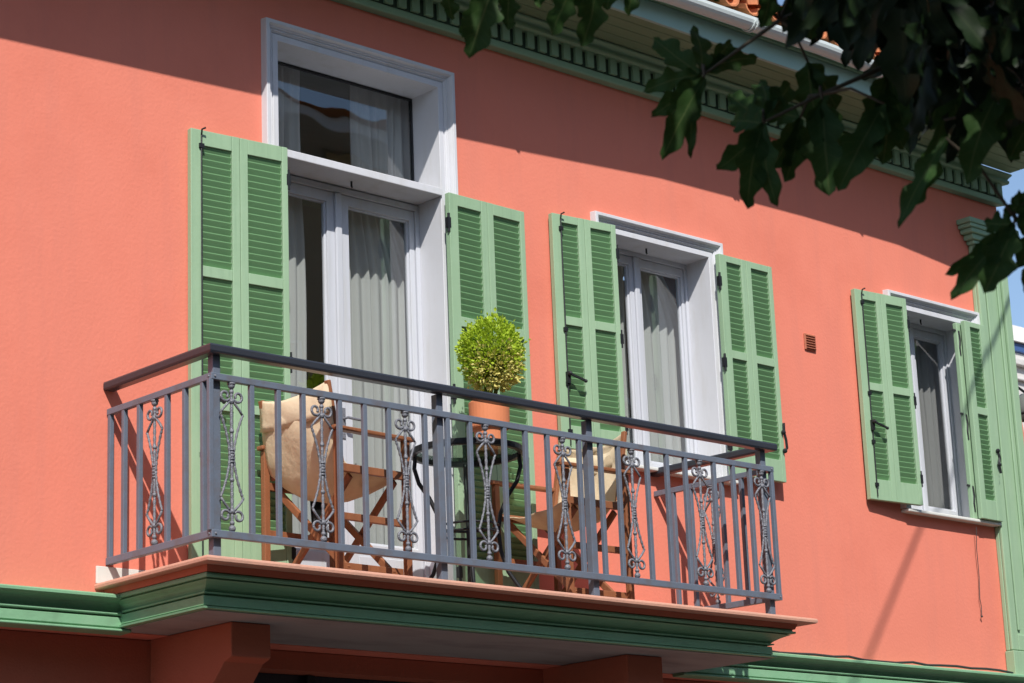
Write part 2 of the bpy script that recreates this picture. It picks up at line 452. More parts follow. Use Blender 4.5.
# ---- pilaster at the right corner
PX0, PX1 = 6.30, 6.675
w = MB()
w.box(PX0, PX1, -0.035, -0.002, 0.112, 3.03)
w.box(PX0, PX0+0.075, -0.060, -0.037, 0.114, 3.028)
w.box(PX1-0.075, PX1, -0.060, -0.037, 0.114, 3.028)
w.box(PX0+0.0755, PX1-0.0755, -0.060, -0.037, 0.114, 0.225)
w.box(PX0+0.105, PX0+0.130, -0.050, -0.037, 0.255, 2.95)
w.box(PX1-0.130, PX1-0.105, -0.050, -0.037, 0.255, 2.95)
pil = w.build('pilaster', M['green'], house, bevel=0.006)
w = MB(); w.box(PX0-0.015, PX1+0.012, -0.078, -0.003, -0.062, 0.108)
w.build('pedestal', M['green'], pil, bevel=0.006)
w = MB()
for i, (z0, z1, e) in enumerate(((3.032,3.06,0.02),(3.062,3.10,0.05),(3.102,3.135,0.085),(3.137,3.165,0.105),(3.167,3.205,0.120))):
    w.box(PX0-e, PX1+min(e, 0.10), -0.06-e*0.55, -0.004, z0, z1)
w.build('capital', M['eave_green'], pil, bevel=0.006)

# ---- wall vent
w = MB(); w.box(4.385, 4.495, -0.012, -0.002, 1.972, 2.082)
vt = w.build('vent', M['vent'], house, bevel=0.003)
w = MB()
for k in range(6): w.bar((4.395,-0.016,1.985+k*0.017),(4.485,-0.016,1.985+k*0.017), 0.010, 0.004, up=(0,-0.6,0.8))
w.build('slats', M['vent'], vt)

# ---- cornice under the eaves
EX1 = 6.74
COR = [(0.0,3.405),(0.055,3.407),(0.060,3.415),(0.060,3.448),(0.050,3.452),(0.050,3.560),(0.090,3.566),(0.098,3.575),(0.098,3.592),(0.088,3.597),
       (0.092,3.606),(0.104,3.618),(0.118,3.630),(0.118,3.641),(0.0,3.641)]
w = MB()
rings = [[(X0-0.02, -o, z) for o, z in COR], [(X1+0.0, -o, z) for o, z in COR]]
rings = [[(X0-0.02, -o, z) for o, z in COR], [(X1-0.002+o*0.6, -o, z) for o, z in COR]]
w.prism(None, rings)
cor = w.build('cornice', M['eave_green'], house, bevel=0.002, seg=1)
w = MB()
x = X1 - 0.01
while x > X0:
    w.box(x-0.056, x, -0.074, -0.0525, 3.462, 3.563); x -= 0.100
w.build('dentil_course', M['eave_green'], cor)
w = MB(); w.box(X0, X1-0.005, -0.0518, -0.0505, 3.455, 3.558)  # dark strip behind the teeth, crevice shade put into its colour
w.build('dentil_shade_strip', M['gap_shade'], cor)
w = MB()
yb = -0.118
for k in range(4):
    w.box(X0-0.1, EX1, yb-0.0975, yb-0.002, 3.643, 3.665); yb -= 0.0995
w.build('soffit', M['soffit'], house, bevel=0.003, seg=1)
gp = [(-7.1,3.37),(-4,3.47),(-1.0,3.595),(0.4,3.66),(1.5,3.715),(2.6,3.785),(4.0,3.80),(5.0,3.785),(5.9,3.70),(6.8,3.64)]
w = MB()
fr_ = []
for x_, z_ in [(X0-0.1,3.37)]+gp[1:-1]+[(EX1+0.02,3.645)]:
    zb_ = min(3.622, z_-0.06)
    fr_.append([(x_,-0.545,zb_),(x_,-0.520,zb_),(x_,-0.520,3.752),(x_,-0.545,3.752)])
w.prism(None, fr_)
fas = w.build('fascia', M['teal'], house, bevel=0.004)
w = MB(); w.box(X0-0.1, EX1+0.02, -0.562, -0.500, 3.754, 3.80)
w.build('trim', M['eave_green'], fas, bevel=0.006)
# gutter, falling a little to both ends
w = MB()
n = 10
def gut(x, z, r, a0=-0.15, a1=PI+0.15):
    return [(x, -0.632 - r*math.cos(a0+(a1-a0)*k/n), z - r*math.sin(a0+(a1-a0)*k/n)) for k in range(n+1)]
rings = [gut(x, z, 0.058) + gut(x, z, 0.052)[::-1] for x, z in gp]
w.prism(None, rings)
for x, z in gp[1:-1]: pass
gut_o = w.build('gutter', M['gutter'], house, smooth=False)
for x in (-3.0, -0.2, 1.4, 3.31, 3.34, 4.6, 6.0):
    w = MB()
    z = [a[1]+(b[1]-a[1])*(x-a[0])/(b[0]-a[0]) for a, b in zip(gp, gp[1:]) if a[0] <= x <= b[0]][0]
    w.tube([(x, -0.632-0.063*math.cos(a), z-0.063*math.sin(a)) for a in [PI*k/8 for k in range(9)]], 0.006, 6)
    w.build('gutter_bracket', M['gutter'], gut_o)
# tiled roof: rows of barrel tiles
w = MB()
slope = math.tan(rad(21))
nx = int((EX1 - X0 + 0.3)/0.21)
row_len = 0.38
for r in range(14):
    y0 = -0.60 + r*row_len; y1 = y0 + row_len + 0.07
    z0 = 3.872 + (y0+0.60)*slope + 0.012; z1 = z0 + (y1-y0)*slope - 0.012
    for i in range(nx):
        xc = X0 - 0.1 + 0.1 + i*0.21
        random.seed(i*31 + r)
        dz = random.uniform(-0.006, 0.006); dx = random.uniform(-0.008, 0.008); dy = random.uniform(-0.02, 0.015)
        for (rr, yy0, conv) in ((0.082, y0+dy, 1), (0.075, y0+dy-0.01, -1)):
            xx = xc + (0 if conv > 0 else 0.105) + dx
            zo = 0.055 if conv > 0 else 0.045
            ring = []
            m_ = 6
            outer = [(math.cos(PI*k/m_)*rr, conv*math.sin(PI*k/m_)*rr*0.85) for k in range(m_+1)]
            inner = [(math.cos(PI*k/m_)*(rr-0.014), conv*math.sin(PI*k/m_)*(rr-0.014)*0.85) for k in range(m_+1)][::-1]
            pr = outer + inner
            tp = 0.88 if conv > 0 else 1.0
            w.prism(None, [[(xx+a, yy0, z0+dz+zo+b*1.0 - (0 if conv > 0 else 0.0)) for a, b in pr],
                           [(xx+a*tp, y1, z1+dz+zo+b*tp) for a, b in pr]])
w.build('roof', M['tile'], house)
w = MB()
yR = -0.52 + 13.9*row_len
w.add([(X0-0.1,-0.52,3.84),(EX1,-0.52,3.84),(EX1,yR,3.84+(yR+0.52)*slope),(X0-0.1,yR,3.84+(yR+0.52)*slope),
       (EX1,9.4,3.84),(X0-0.1,9.4,3.84)], [(0,1,2,3),(3,2,4,5),(0,3,5),(1,4,2)])
w.build('roof_deck', M['soffit'], house)

# ------------------------------------------------------------------ windows
CAS = [(0.0,0.235),(0.0,-0.010),(0.034,-0.010),(0.036,-0.003),(0.041,-0.003),(0.043,-0.012),(0.049,-0.013),(0.050,-0.020),(0.054,-0.021),(0.056,-0.015),(0.061,-0.018),(0.062,-0.026),(0.066,-0.028),(0.068,-0.022),(0.072,-0.030),(0.077,-0.038),
       (0.080,-0.046),(0.101,-0.046),(0.103,-0.036),(0.106,0.004),(0.106,0.005)]
def casing(win, parent):
    x0, x1, z0, z1 = win
    rings = []
    for (px, pz, dx, dz) in ((x0,z0,-1,0),(x0,z1,-1,1),(x1,z1,1,1),(x1,z0,1,0)):
        rings.append([(px+dx*d, y, pz+dz*d) for d, y in CAS])
    w = MB(); b = len(w.v); n = len(CAS)
    for r_ in rings: w.v += [Vector(p) for p in r_]
    for i in range(3):
        for k in range(n-1):
            w.face((b+i*n+k, b+i*n+k+1, b+(i+1)*n+k+1, b+(i+1)*n+k))
    return w.build('casing', M['white'], parent, bevel=0.002, seg=1)
def ring_frame(mb, x0, x1, z0, z1, y0, y1, wl, wr=None, wt=None, wb=None):
    wr = wl if wr is None else wr; wt = wl if wt is None else wt; wb = wl if wb is None else wb
    o = [(x0,z0),(x1,z0),(x1,z1),(x0,z1)]; i = [(x0+wl,z0+wb),(x1-wr,z0+wb),(x1-wr,z1-wt),(x0+wl,z1-wt)]
    vs = [(x,y0,z) for x,z in o]+[(x,y0,z) for x,z in i]+[(x,y1,z) for x,z in o]+[(x,y1,z) for x,z in i]
    fs = []
    for k in range(4):
        j = (k+1) % 4
        fs += [(k,j,4+j,4+k),(8+j,8+k,12+k,12+j),(4+k,4+j,12+j,12+k),(j,k,8+k,8+j)]
    return mb.add(vs, fs)
YF = 0.185
def sash(parent, x0, x1, z0, z1, st=0.075, top=0.07, bot=0.085, sl=None, sr=None):
    w = MB()
    ring_frame(w, x0, x1, z0, z1, YF+0.012, YF+0.06, sl or st, sr or st, top, bot)
    a, b = sl or st, sr or st
    ring_frame(w, x0+a-0.012, x1-b+0.012, z0+bot-0.012, z1-top+0.012, YF+0.026, YF+0.05, 0.022)
    s_ = w.build('sash', M['whitefr'], parent, bevel=0.004)
    g_ = MB(); yg = YF+0.038
    g_.box(x0+a+0.008, x1-b-0.008, yg-0.002, yg+0.002, z0+bot+0.008, z1-top-0.008)
    g_.v = g_.v; p_ = MB()
    p_.add([(x0+a+0.004,yg,z0+bot+0.004),(x1-b-0.004,yg,z0+bot+0.004),(x1-b-0.004,yg,z1-top-0.004),(x0+a+0.004,yg,z1-top-0.004)], [(0,1,2,3)])
    p_.build('pane', M['glass'], parent)
    return s_

def curtain(x0, x1, z0, z1, y, folds, amp, label, edge=None, seed=0, gather=None, m='curtain'):
    """hanging cloth; edge(t) moves the right border, t=0 at top"""
    random.seed(seed)
    w = MB(); nu, nv = folds*8, 40
    ph = [random.uniform(-0.5,0.5) for _ in range(folds+2)]
    for j in range(nv+1):
        t = j/nv; z = z1 + (z0-z1)*t
        xr = x1 if edge is None else edge(t)
        xl = x0 if gather is None else gather(t)
        for i in range(nu+1):
            s_ = i/nu
            k = s_*folds
            wob = ph[int(k)]*(1-k % 1) + ph[int(k)+1]*(k % 1)
            a = amp*(0.55+0.45*t)*(1+0.5*math.sin(3.1*k+seed))
            yy = y + a*math.sin(2*PI*k + wob*0.9 + 0.25*t*math.sin(k*1.3+seed)) + 0.008*math.sin(4*t+k)
            xx = xl + (xr-xl)*s_ + 0.004*math.sin(2*PI*k*0.5+2*t)*(s_*(1-s_)*4)
            w.v.append(Vector((xx, yy, z)))
    for j in range(nv):
        for i in range(nu):
            a = j*(nu+1)+i
            w.face((a, a+1, a+nu+2, a+nu+1))
    o = w.build('curtain', M[m], None, smooth=True, solid=0.002)
    return tag(o, label, 'curtain')

# -- balcony door with a fixed light over it
x0, x1, z0, z1 = W1
w = MB(); ring_frame(w, x0, x1, 0.0, 2.395, YF, YF+0.07, 0.030, 0.030, 0.035, 0.03)
door = w.build('balcony_door', M['whitefr'], house, bevel=0.003)
casing(W1, door)
xm = 0.668
for a, b, sl, sr in ((x0+0.032, xm-0.002, 0.07, 0.070), (xm+0.002, x1-0.032, 0.080, 0.036)):
    sash(door, a, b, 0.032, 2.358, sl=sl, sr=sr, top=0.06, bot=0.36)
    w = MB(); w.box(a+0.10, b-0.10, YF+0.004, YF+0.0115, 0.09, 0.32)
    w.build('kick_panel', M['whitefr'], door, bevel=0.008)
w = MB(); w.box(xm-0.022, xm+0.022, YF-0.008, YF+0.0105, 0.034, 2.355)
w.build('meeting_strip', M['whitefr'], door, bevel=0.006)
w = MB(); w.box(xm-0.012, xm+0.012, YF-0.014, YF-0.0085, 0.95, 1.12); w.tube([(xm,YF-0.014,1.06),(xm,YF-0.05,1.06),(xm+0.09,YF-0.055,1.055)], 0.008, 8)
w.build('handle', M['iron'], door)
w = MB(); w.box(x0+0.001, x1-0.001, -0.022, YF+0.07, 2.402, 2.447); w.box(x0+0.001, x1-0.001, 0.16, YF+0.07, 2.448, 2.485)
w.build('transom', M['white'], door, bevel=0.004)
w = MB(); w.tube([(0.69,0.09,2.4015),(0.69,0.09,2.375),(0.69,0.085,2.365)], 0.006, 6); w.build('hook', M['black'], door)
w = MB(); ring_frame(w, x0+0.002, x1-0.002, 2.487, z1-0.002, YF+0.032, YF+0.055, 0.012)
fl = w.build('fanlight', M['black'], house, bevel=0.003)
w = MB(); w.add([(x0+0.02,YF+0.04,2.50),(x1-0.02,YF+0.04,2.50),(x1-0.02,YF+0.04,z1-0.015),(x0+0.02,YF+0.04,z1-0.015)], [(0,1,2,3)])
w.build('pane', M['glass'], fl)
curtain(0.15, 0.56, 0.05, 2.40, 0.33, 6, 0.022, 'white curtain behind the left pane of the balcony door, drawn aside from a dark gap', edge=lambda t: 0.515+0.05*t+0.015*math.sin(7*t), seed=3)
curtain(0.80, 1.40, 0.05, 2.40, 0.33, 9, 0.026, 'full white pleated curtain filling the right pane of the balcony door', edge=lambda t: 1.20+0.20*min(1, t*5), seed=5)
curtain(0.16, 0.52, 2.42, 3.12, 0.33, 6, 0.02, 'narrow strip of white curtain at the left of the light above the balcony door', seed=7)
curtain(0.89, 1.40, 2.42, 3.12, 0.33, 8, 0.022, 'wide white curtain at the right of the light above the balcony door', seed=8)

def window(win, name_seed, sill=True):
    x0, x1, z0, z1 = win
    w = MB(); ring_frame(w, x0, x1, z0+0.001, z1, YF, YF+0.07, 0.022, 0.022, 0.030, 0.03)
    wd = w.build('window', M['whitefr'], house, bevel=0.003)
    casing(win, wd)
    xm = (x0+x1)/2
    for a, b in ((x0+0.024, xm-0.002), (xm+0.002, x1-0.024)):
        sash(wd, a, b, z0+0.032, z1-0.032, sl=0.050, sr=0.050 if b < xm else 0.026, top=0.055, bot=0.075)
    w = MB(); w.box(xm-0.02, xm+0.02, YF-0.006, YF+0.0105, z0+0.034, z1-0.034)
    w.build('meeting_strip', M['whitefr'], wd, bevel=0.006)
    w = MB(); w.box(x0-0.10, x1+0.10, -0.066, YF+0.01, z0-0.024, z0-0.002)
    w.build('sill', M['marble'], wd, bevel=0.006)
    w = MB(); w.tube([(xm,0.09,z1-0.001),(xm,0.09,z1-0.028),(xm,0.085,z1-0.036)], 0.006, 6); w.build('hook', M['black'], wd)
    return wd
window(W2, 1); window(W3, 2)
curtain(2.62, 3.06, 1.03, 2.46, 0.33, 6, 0.02, 'pale curtain behind the left pane of the middle window', seed=11)
curtain(3.15, 3.62, 1.03, 2.46, 0.33, 7, 0.024, 'pale curtain in the right pane of the middle window, swept aside at its top', edge=lambda t: 3.36+0.27*min(1, t*3.6)**0.9, seed=13)
curtain(5.42, 5.80, 1.03, 2.46, 0.33, 5, 0.02, 'grey white curtain half hidden behind the left shutter of the far window', seed=15, m='curtain_grey')
curtain(5.93, 6.40, 1.03, 2.46, 0.33, 7, 0.022, 'grey white curtain in the open right half of the far window', seed=17, m='curtain_grey')

# ------------------------------------------------------------------ shutters
def leaf_geo(fr, lv, W, H, secs, st, x_off, sr=None, T=0.036):
    sr = st if sr is None else sr
    """one louvred leaf: local x 0..W, y 0 (front) .. T (back), z 0..H; secs = list of (z0, z1) louvred bays"""
    fr.box(x_off, x_off+st, 0, T, 0, H); fr.box(x_off+W-sr, x_off+W, 0, T, 0, H)
    rails = []
    zc = 0
    for a, b in secs: rails.append((zc, a)); zc = b
    rails.append((zc, H))
    for a, b in rails: fr.box(x_off+st+0.0005, x_off+W-sr-0.0005, 0.0015, T-0.0015, a+(0.0008 if a else 0), b-(0.0008 if b < H else 0))
    for a, b in secs:
        n = max(1, round((b-a)/0.0352)); p = (b-a)/n
        for k in range(n):
            zc = a + p*(k+0.5)
            x_a, x_b = x_off+st+0.001, x_off+W-sr-0.001
            # slat: front edge low, back edge high
            y0, y1 = 0.009, 0.029; h = p*0.62; t = 0.005
            vs = []
            for x in (x_a, x_b):
                vs += [(x,y0,zc+h-t),(x,y0,zc+h),(x,y1,zc-h+t),(x,y1,zc-h)]
            lv.add(vs, [(0,1,2,3),(7,6,5,4),(0,4,5,1),(1,5,6,2),(2,6,7,3),(3,7,4,0)])

def place(mb, loc, ang, mirror=False):
    c, s = math.cos(ang), math.sin(ang)
    out = []
    for p in mb.v:
        out.append(Vector((loc[0]+p.x*c - p.y*s, loc[1]+p.x*s + p.y*c, loc[2]+p.z)))
    mb.v = out
    return mb
def shutter(xl, yl, ang, z0, z1, width, secs, label, bolt=None, hinge_side='R', stay=None, st=(0.066,0.046,0.036)):
    """xl, yl = left front edge on plan; ang turns about z"""
    lw = width/2 - 0.0015
    frA, frB, lvA, lvB = MB(), MB(), MB(), MB()
    leaf_geo(frA, lvA, lw, z1-z0, secs, st[0], 0, sr=st[1])
    leaf_geo(frB, lvB, lw, z1-z0, secs, st[1], width/2+0.0015, sr=st[2])
    loc = (xl, yl, z0)
    for f in (frA, frB, lvA, lvB): place(f, loc, ang)
    fr = MB(); fr.add(frA.v, frA.f); fr.add(frB.v, frB.f)
    sh = fr.build('shutter', M['green'], house, bevel=0.003)
    sh['label'] = label
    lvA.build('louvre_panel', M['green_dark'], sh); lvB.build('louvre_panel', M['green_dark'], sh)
    H = z1-z0
    if bolt:
        b = MB(); bx = 0.060
        b.tube([(bx,-0.006,0.02),(bx,-0.006,H-0.03)], 0.0045, 6)
        b.tube([(bx,-0.006,H-0.03),(bx-0.005,-0.02,H-0.005),(bx+0.012,-0.03,H+0.004)], 0.005, 6)
        for zz in (0.10, H*0.5, H-0.09, H*0.27): b.box(bx-0.014, bx+0.014, -0.012, -0.001, zz-0.012, zz+0.012)
        zz = bolt
        b.box(bx-0.012, bx+0.012, -0.02, -0.001, zz-0.035, zz+0.035)
        b.bar((bx,-0.03,zz+0.02),(bx+0.10,-0.045,zz-0.015), 0.012, 0.012)
        b.ball((bx,-0.028,zz+0.022), 0.015, 6); b.ball((bx+0.102,-0.045,zz-0.016), 0.011, 6)
        place(b, loc, ang).build('bolt', M['black'], sh)
    hx = width+0.004 if hinge_side == 'R' else -0.004
    for zz in (H-0.18, H*0.5, 0.18):
        h = MB()
        h.tube([(hx,0.004,zz-0.055),(hx,0.004,zz+0.055)], 0.008, 8)
        h.box(hx-0.012, hx+0.012, -0.003, 0.02, zz-0.03, zz+0.03)
        place(h, loc, ang).build('hinge', M['black'], sh)
    if stay is not None:
        h = MB(); hx = width+0.002
        pts = [(hx-0.012,-0.01,stay-0.10),(hx+0.006,-0.016,stay-0.08),(hx+0.002,-0.016,stay-0.03),(hx-0.010,-0.014,stay+0.02),(hx-0.006,-0.012,stay+0.08)]
        h.tube(pts, 0.009, 7); h.ball((hx-0.012,-0.012,stay-0.10), 0.016, 6); h.ball((hx-0.014,-0.012,stay+0.02), 0.016, 6)
        place(h, loc, ang).build('shutter_stay', M['black'], sh)
    return sh
S1 = [(0.23, 0.88), (0.93, 1.575), (1.635, 2.285)]
S2 = [(0.14, 0.745), (0.80, 1.375)]
def a_of(dy, dx): return math.atan2(dy, dx)
shutter(-0.480, -0.046, a_of(-0.054,0.60), 0.05, 2.42, 0.588, S1, 'tall louvred shutter folded back left of the balcony door, with a black bolt rod', bolt=0.93)
shutter(1.255, -0.085, a_of(0.012,0.60), 0.05, 2.405, 0.592, S1, 'tall louvred shutter right of the balcony door behind the round bush', hinge_side='L')
shutter(2.092, -0.052, a_of(-0.050,0.49), 1.03, 2.455, 0.486, S2, 'louvred shutter left of the middle window with a black bolt and handle', bolt=0.42)
shutter(3.514, -0.086, a_of(0.004,0.52), 1.03, 2.450, 0.505, S2, 'louvred shutter right of the middle window', hinge_side='L', stay=0.30)
shutter(4.885, -0.058, a_of(-0.044,0.51), 1.02, 2.46, 0.500, S2, 'louvred shutter left of the far window, standing off the wall', bolt=0.50)
# the far right shutter: its two leaves folded together against the pilaster
def folded():
    z0, z1 = 1.0, 2.415
    fr, lv = MB(), MB()
    leaf_geo(fr, lv, 0.245, z1-z0, S2, 0.062, 0)
    fr2, lv2 = MB(), MB()
    leaf_geo(fr2, lv2, 0.17, z1-z0-0.01, [], 0.062, 0)
    place(fr, (6.045,-0.094,z0), 0.02); place(lv, (6.045,-0.094,z0), 0.02)
    place(fr2, (6.015,-0.044,z0), 0.0)
    f = MB(); f.add(fr.v, fr.f)
    sh = f.build('shutter', M['green'], house, bevel=0.004)
    sh['label'] = 'louvred shutter of the far window folded on itself against the pilaster'
    lv.build('louvre_panel', M['green_dark'], sh)
    fb = MB(); fb.add(fr2.v, fr2.f)
    fb.build('folded_leaf', M['green'], sh, bevel=0.006)
    for zz in (z0+0.14, z1-0.16, z0+0.65):
        h = MB()
        h.tube([(6.035,-0.040,zz-0.09),(6.030,-0.042,zz-0.03),(6.038,-0.045,zz+0.02),(6.033,-0.042,zz+0.09)], 0.009, 7)
        h.bar((6.03,-0.040,zz+0.09),(6.00,-0.02,zz+0.10), 0.012, 0.012)
        h.build('hinge', M['black'], sh)
    h = MB()
    h.tube([(6.285,-0.10,1.50),(6.296,-0.105,1.45),(6.280,-0.105,1.40),(6.292,-0.105,1.34)], 0.010, 7)
    h.ball((6.284,-0.104,1.50), 0.016, 6); h.ball((6.283,-0.106,1.40), 0.016, 6)
    h.build('shutter_stay', M['black'], sh)
folded()
# loose cord hanging below the far sill
w = MB(); w.tube([(6.03,-0.045,0.945),(6.032,-0.03,0.80),(6.045,-0.02,0.60),(6.030,-0.02,0.45),(6.040,-0.02,0.40),(6.034,-0.02,0.33)], 0.0028, 5)
w.ball((6.034,-0.02,0.33), 0.008, 6)
tag(w.build('cord', M['cable']), 'thin loose cord dangling below the far window sill', 'cord')

# ------------------------------------------------------------------ balcony slab (part of the house)
BX0, BX1, BY = -1.01, 3.205, -0.93
def slab_ring(z, il, ir, ifr, yb=0.0):
    return [(BX0+il, yb, z), (BX0+il, BY+ifr, z), (BX1-ir, BY+ifr, z), (BX1-ir, yb, z)]
def slab(name, rows, m, parent, bevel=0.0, seg=1, yb=-0.001):
    w = MB()
    w.prism(None, [slab_ring(*r, yb) for r in rows])
    return w.build(name, m, parent, bevel=bevel, seg=seg)
bal = slab('balcony_slab', [(-0.028,0.008,0.008,0.008),(-0.024,0.002,0.002,0.002),(-0.012,0,0,0),(-0.004,0.002,0.002,0.002),(0.0,0.010,0.010,0.010)], M['tilelip'], house)
slab('red_band', [(-0.0585,0.060,0.105,0.085),(-0.0285,0.052,0.092,0.075)], M['redband'], bal)
slab('moulding', [(-0.2165,0.100,0.215,0.168),(-0.214,0.088,0.202,0.152),(-0.205,0.086,0.200,0.150),(-0.201,0.106,0.222,0.176),
      (-0.199,0.106,0.222,0.176),(-0.197,0.098,0.215,0.168),(-0.154,0.100,0.217,0.170),(-0.151,0.122,0.232,0.192),(-0.146,0.122,0.232,0.192),(-0.144,0.100,0.205,0.165),(-0.137,0.098,0.202,0.162),
      (-0.135,0.116,0.216,0.182),(-0.122,0.106,0.200,0.166),(-0.108,0.092,0.176,0.140),(-0.097,0.074,0.150,0.112),(-0.091,0.066,0.128,0.098),(-0.089,0.080,0.142,0.116),
      (-0.085,0.080,0.142,0.116),(-0.083,0.056,0.104,0.084),(-0.072,0.054,0.102,0.082),(-0.070,0.066,0.114,0.098),(-0.0605,0.066,0.114,0.098)],
     M['green_mould'], bal, yb=0.148)
w = MB(); w.add([(BX0+0.12,0.149,-0.2205),(BX0+0.12,BY+0.175,-0.2205),(BX1-0.22,BY+0.175,-0.2205),(BX1-0.22,0.149,-0.2205),
       (BX0+0.12,0.149,-0.2175),(BX0+0.12,BY+0.175,-0.2175),(BX1-0.22,BY+0.175,-0.2175),(BX1-0.22,0.149,-0.2175)],
      [(0,1,2,3),(7,6,5,4),(0,4,5,1),(1,5,6,2),(2,6,7,3),(3,7,4,0)])
w.build('underside', M['under'], bal)
for bx0, bx1 in ((-0.592, -0.362), (2.05, 2.325)):
    w = MB()
    prof = [(0.149,-0.222),(-0.53,-0.222),(-0.53,-0.385),(-0.47,-0.405),(0.149,-1.02)]
    w.prism(None, [[(x, y, z) for y, z in prof] for x in (bx0, bx1)])
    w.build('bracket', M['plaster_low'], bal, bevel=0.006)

# ------------------------------------------------------------------ railing
rail = thing('balcony_railing', (1.0, -0.45, 0.0), 'slate grey metal balcony railing with wrought iron scroll bars', 'railing')
RX0, RX1, RY = -0.950, 2.965, -0.885
ZU0, ZU1, ZL0, ZL1 = 0.832, 0.864, 0.093, 0.128
w = MB()
hw = 0.066
def hand(mb, a, b, axis):
    pass
# handrail: a flattened tube, mitred at the corners
prof = [(-0.033,0.010),(-0.030,0.003),(-0.022,0.0),(0.022,0.0),(0.030,0.003),(0.033,0.010),(0.033,0.034),(0.029,0.042),(0.018,0.046),(-0.018,0.046),(-0.029,0.042),(-0.033,0.034)]
cx0, cx1, cy = RX0+0.013, RX1-0.013, RY+0.013
rings = []
zb = 0.955
def rr(px, py, ox, oy): return [(px+ox*d, py+oy*d, zb+z) for d, z in prof]
rings.append(rr(cx0, -0.003, -1, 0)); rings.append(rr(cx0, cy, -1, -1)); rings.append(rr(cx1, cy, 1, -1)); rings.append(rr(cx1-0.055, -0.003, 1, 0))
w.prism(None, rings)
w.build('handrail', M['railtop'], rail, smooth=False)
def flatbar(z0, z1, name):
    w = MB(); t = 0.028
    pr = [(0.0,z0),(0.0,z1),(-t,z1),(-t,z0)]
    rg = []
    for px, py, ox, oy in ((RX0,-0.003,-1,0),(RX0,RY,-1,-1),(RX1,RY,1,-1),(RX1-0.055,-0.003,1,0)):
        rg.append([(px+ox*d, py+oy*d, z) for d, z in pr])
    w.prism(None, rg)
    o = w.build(name, M['rail'], rail, bevel=0.003)
    return o
ur = flatbar(ZU0, ZU1, 'top_rail'); lr = flatbar(ZL0, ZL1, 'bottom_rail')
for z in ((ZU0+ZU1)/2, (ZL0+ZL1)/2):
    for q in ((RX0+0.02, RY-0.001), (RX1-0.02, RY-0.001), (RX0-0.001, RY+0.02)):
        w = MB(); w.ball((q[0], q[1], z), 0.006, 5); w.build('bolt', M['iron'], rail)
# posts
def post(x, y, sx=0.042, sy=0.042):
    w = MB(); w.box(x-sx/2, x+sx/2, y-sy/2, y+sy/2, 0.012, 0.956); w.box(x-sx/2-0.012, x+sx/2+0.012, y-sy/2-0.012, y+sy/2+0.012, 0.0005, 0.011)
    return w.build('post', M['rail'], rail, bevel=0.003)
for x, y in ((RX0+0.052, RY+0.052), (0.468, RY+0.052), (1.521, RY+0.052), (RX1-0.052, RY+0.052)): post(x, y)
# balusters: one mesh, copied
BS = 0.024
yc = RY + 0.014
first = None
def baluster(x, y):
    global first
    if first is None:
        w = MB(); w.box(x-BS/2, x+BS/2, y-BS/2, y+BS/2, ZL1-0.004, ZU0+0.004)
        first = w.build('baluster', M['rail'], rail, bevel=0.003); first_xy.append((x, y)); return first
    c = first.copy(); COL.objects.link(c); c.parent = rail
    c.location = first.location + Vector((x-first_xy[0][0], y-first_xy[0][1], 0)); return c
first_xy = []
for x in (-0.948,-0.715,-0.560,-0.413,-0.192,-0.038,0.114,0.348,0.497,0.648,0.882,1.031,1.187,1.418,1.576,1.709,1.930,2.085,2.232,2.465,2.624,2.766,2.952): baluster(x, yc)
for xx in (RX0+0.014, RX1-0.014):
    for y in (-0.020,-0.142,-0.274,-0.508,-0.655,-0.800):
        if xx > 0 and y > -0.1: continue
        baluster(xx - (0.055*(1+y/0.885) if xx > 0 else 0), y)
# wrought iron scroll bars
def scroll_mesh(along):
    w = MB()
    P = (lambda u, z: (u, 0, z)) if along == 'x' else (lambda u, z: (0, u, z))
    zm = 0.483
    def rope(pts, r, tw=9):
        w.tube(pts, r, 7)
    n = 60
    w.tube([P(0.0, ZL1-0.003+(ZU0-ZL1+0.006)*k/n) for k in range(n+1)], [0.0075+0.0016*math.sin(k*2.2) for k in range(n+1)], 7)
    for z, r in ((ZU0-0.016,0.017),(ZU0-0.045,0.012),(0.742,0.014),(0.60,0.012),(zm,0.013),(0.37,0.012),(0.222,0.014),(ZL1+0.040,0.012),(ZL1+0.014,0.017)):
        w.ball(P(0, z), r, 7)
    w.lathe([(0.020,-0.004),(0.020,0.004)], P(0, ZU0-0.006), 8)
    for k in range(5): w.lathe([(0.012,-0.004),(0.012,0.004)], P(0, zm-0.028+0.014*k), 8)
    for sg in (-1, 1):
        for up in (1, -1):
            z = lambda d: zm + up*d
            # long rope bar from the centre collar out to the elbow, then in to the stem
            pts = [P(sg*0.011, z(0.0)), P(sg*0.016, z(0.05)), P(sg*0.030, z(0.11)), P(sg*0.049, z(0.165)), P(sg*0.063, z(0.198))]
            fine = []
            for a, b in zip(pts, pts[1:]):
                for k in range(6): fine.append(tuple(a[i]+(b[i]-a[i])*k/6 for i in range(3)))
            fine.append(pts[-1])
            w.tube(fine, [0.0062+0.0014*math.sin(k*1.9) for k in range(len(fine))], 6)
            w.tube([P(sg*0.063, z(0.198)), P(sg*0.045, z(0.222)), P(sg*0.022, z(0.246)), P(sg*0.006, z(0.262))], [0.0065]*3+[0.005], 6)
            # curl
            cz, cu, rr_ = 0.283, 0.037, 0.027
            cp = []
            for k in range(22):
                a = -2.6 + k*0.30
                r_ = rr_*(1-0.022*k)
                cp.append(P(sg*(cu + r_*math.cos(a)), z(cz + r_*math.sin(a))))
            w.tube([P(sg*0.004, z(0.262))]+cp, 0.0068, 6)
    return w
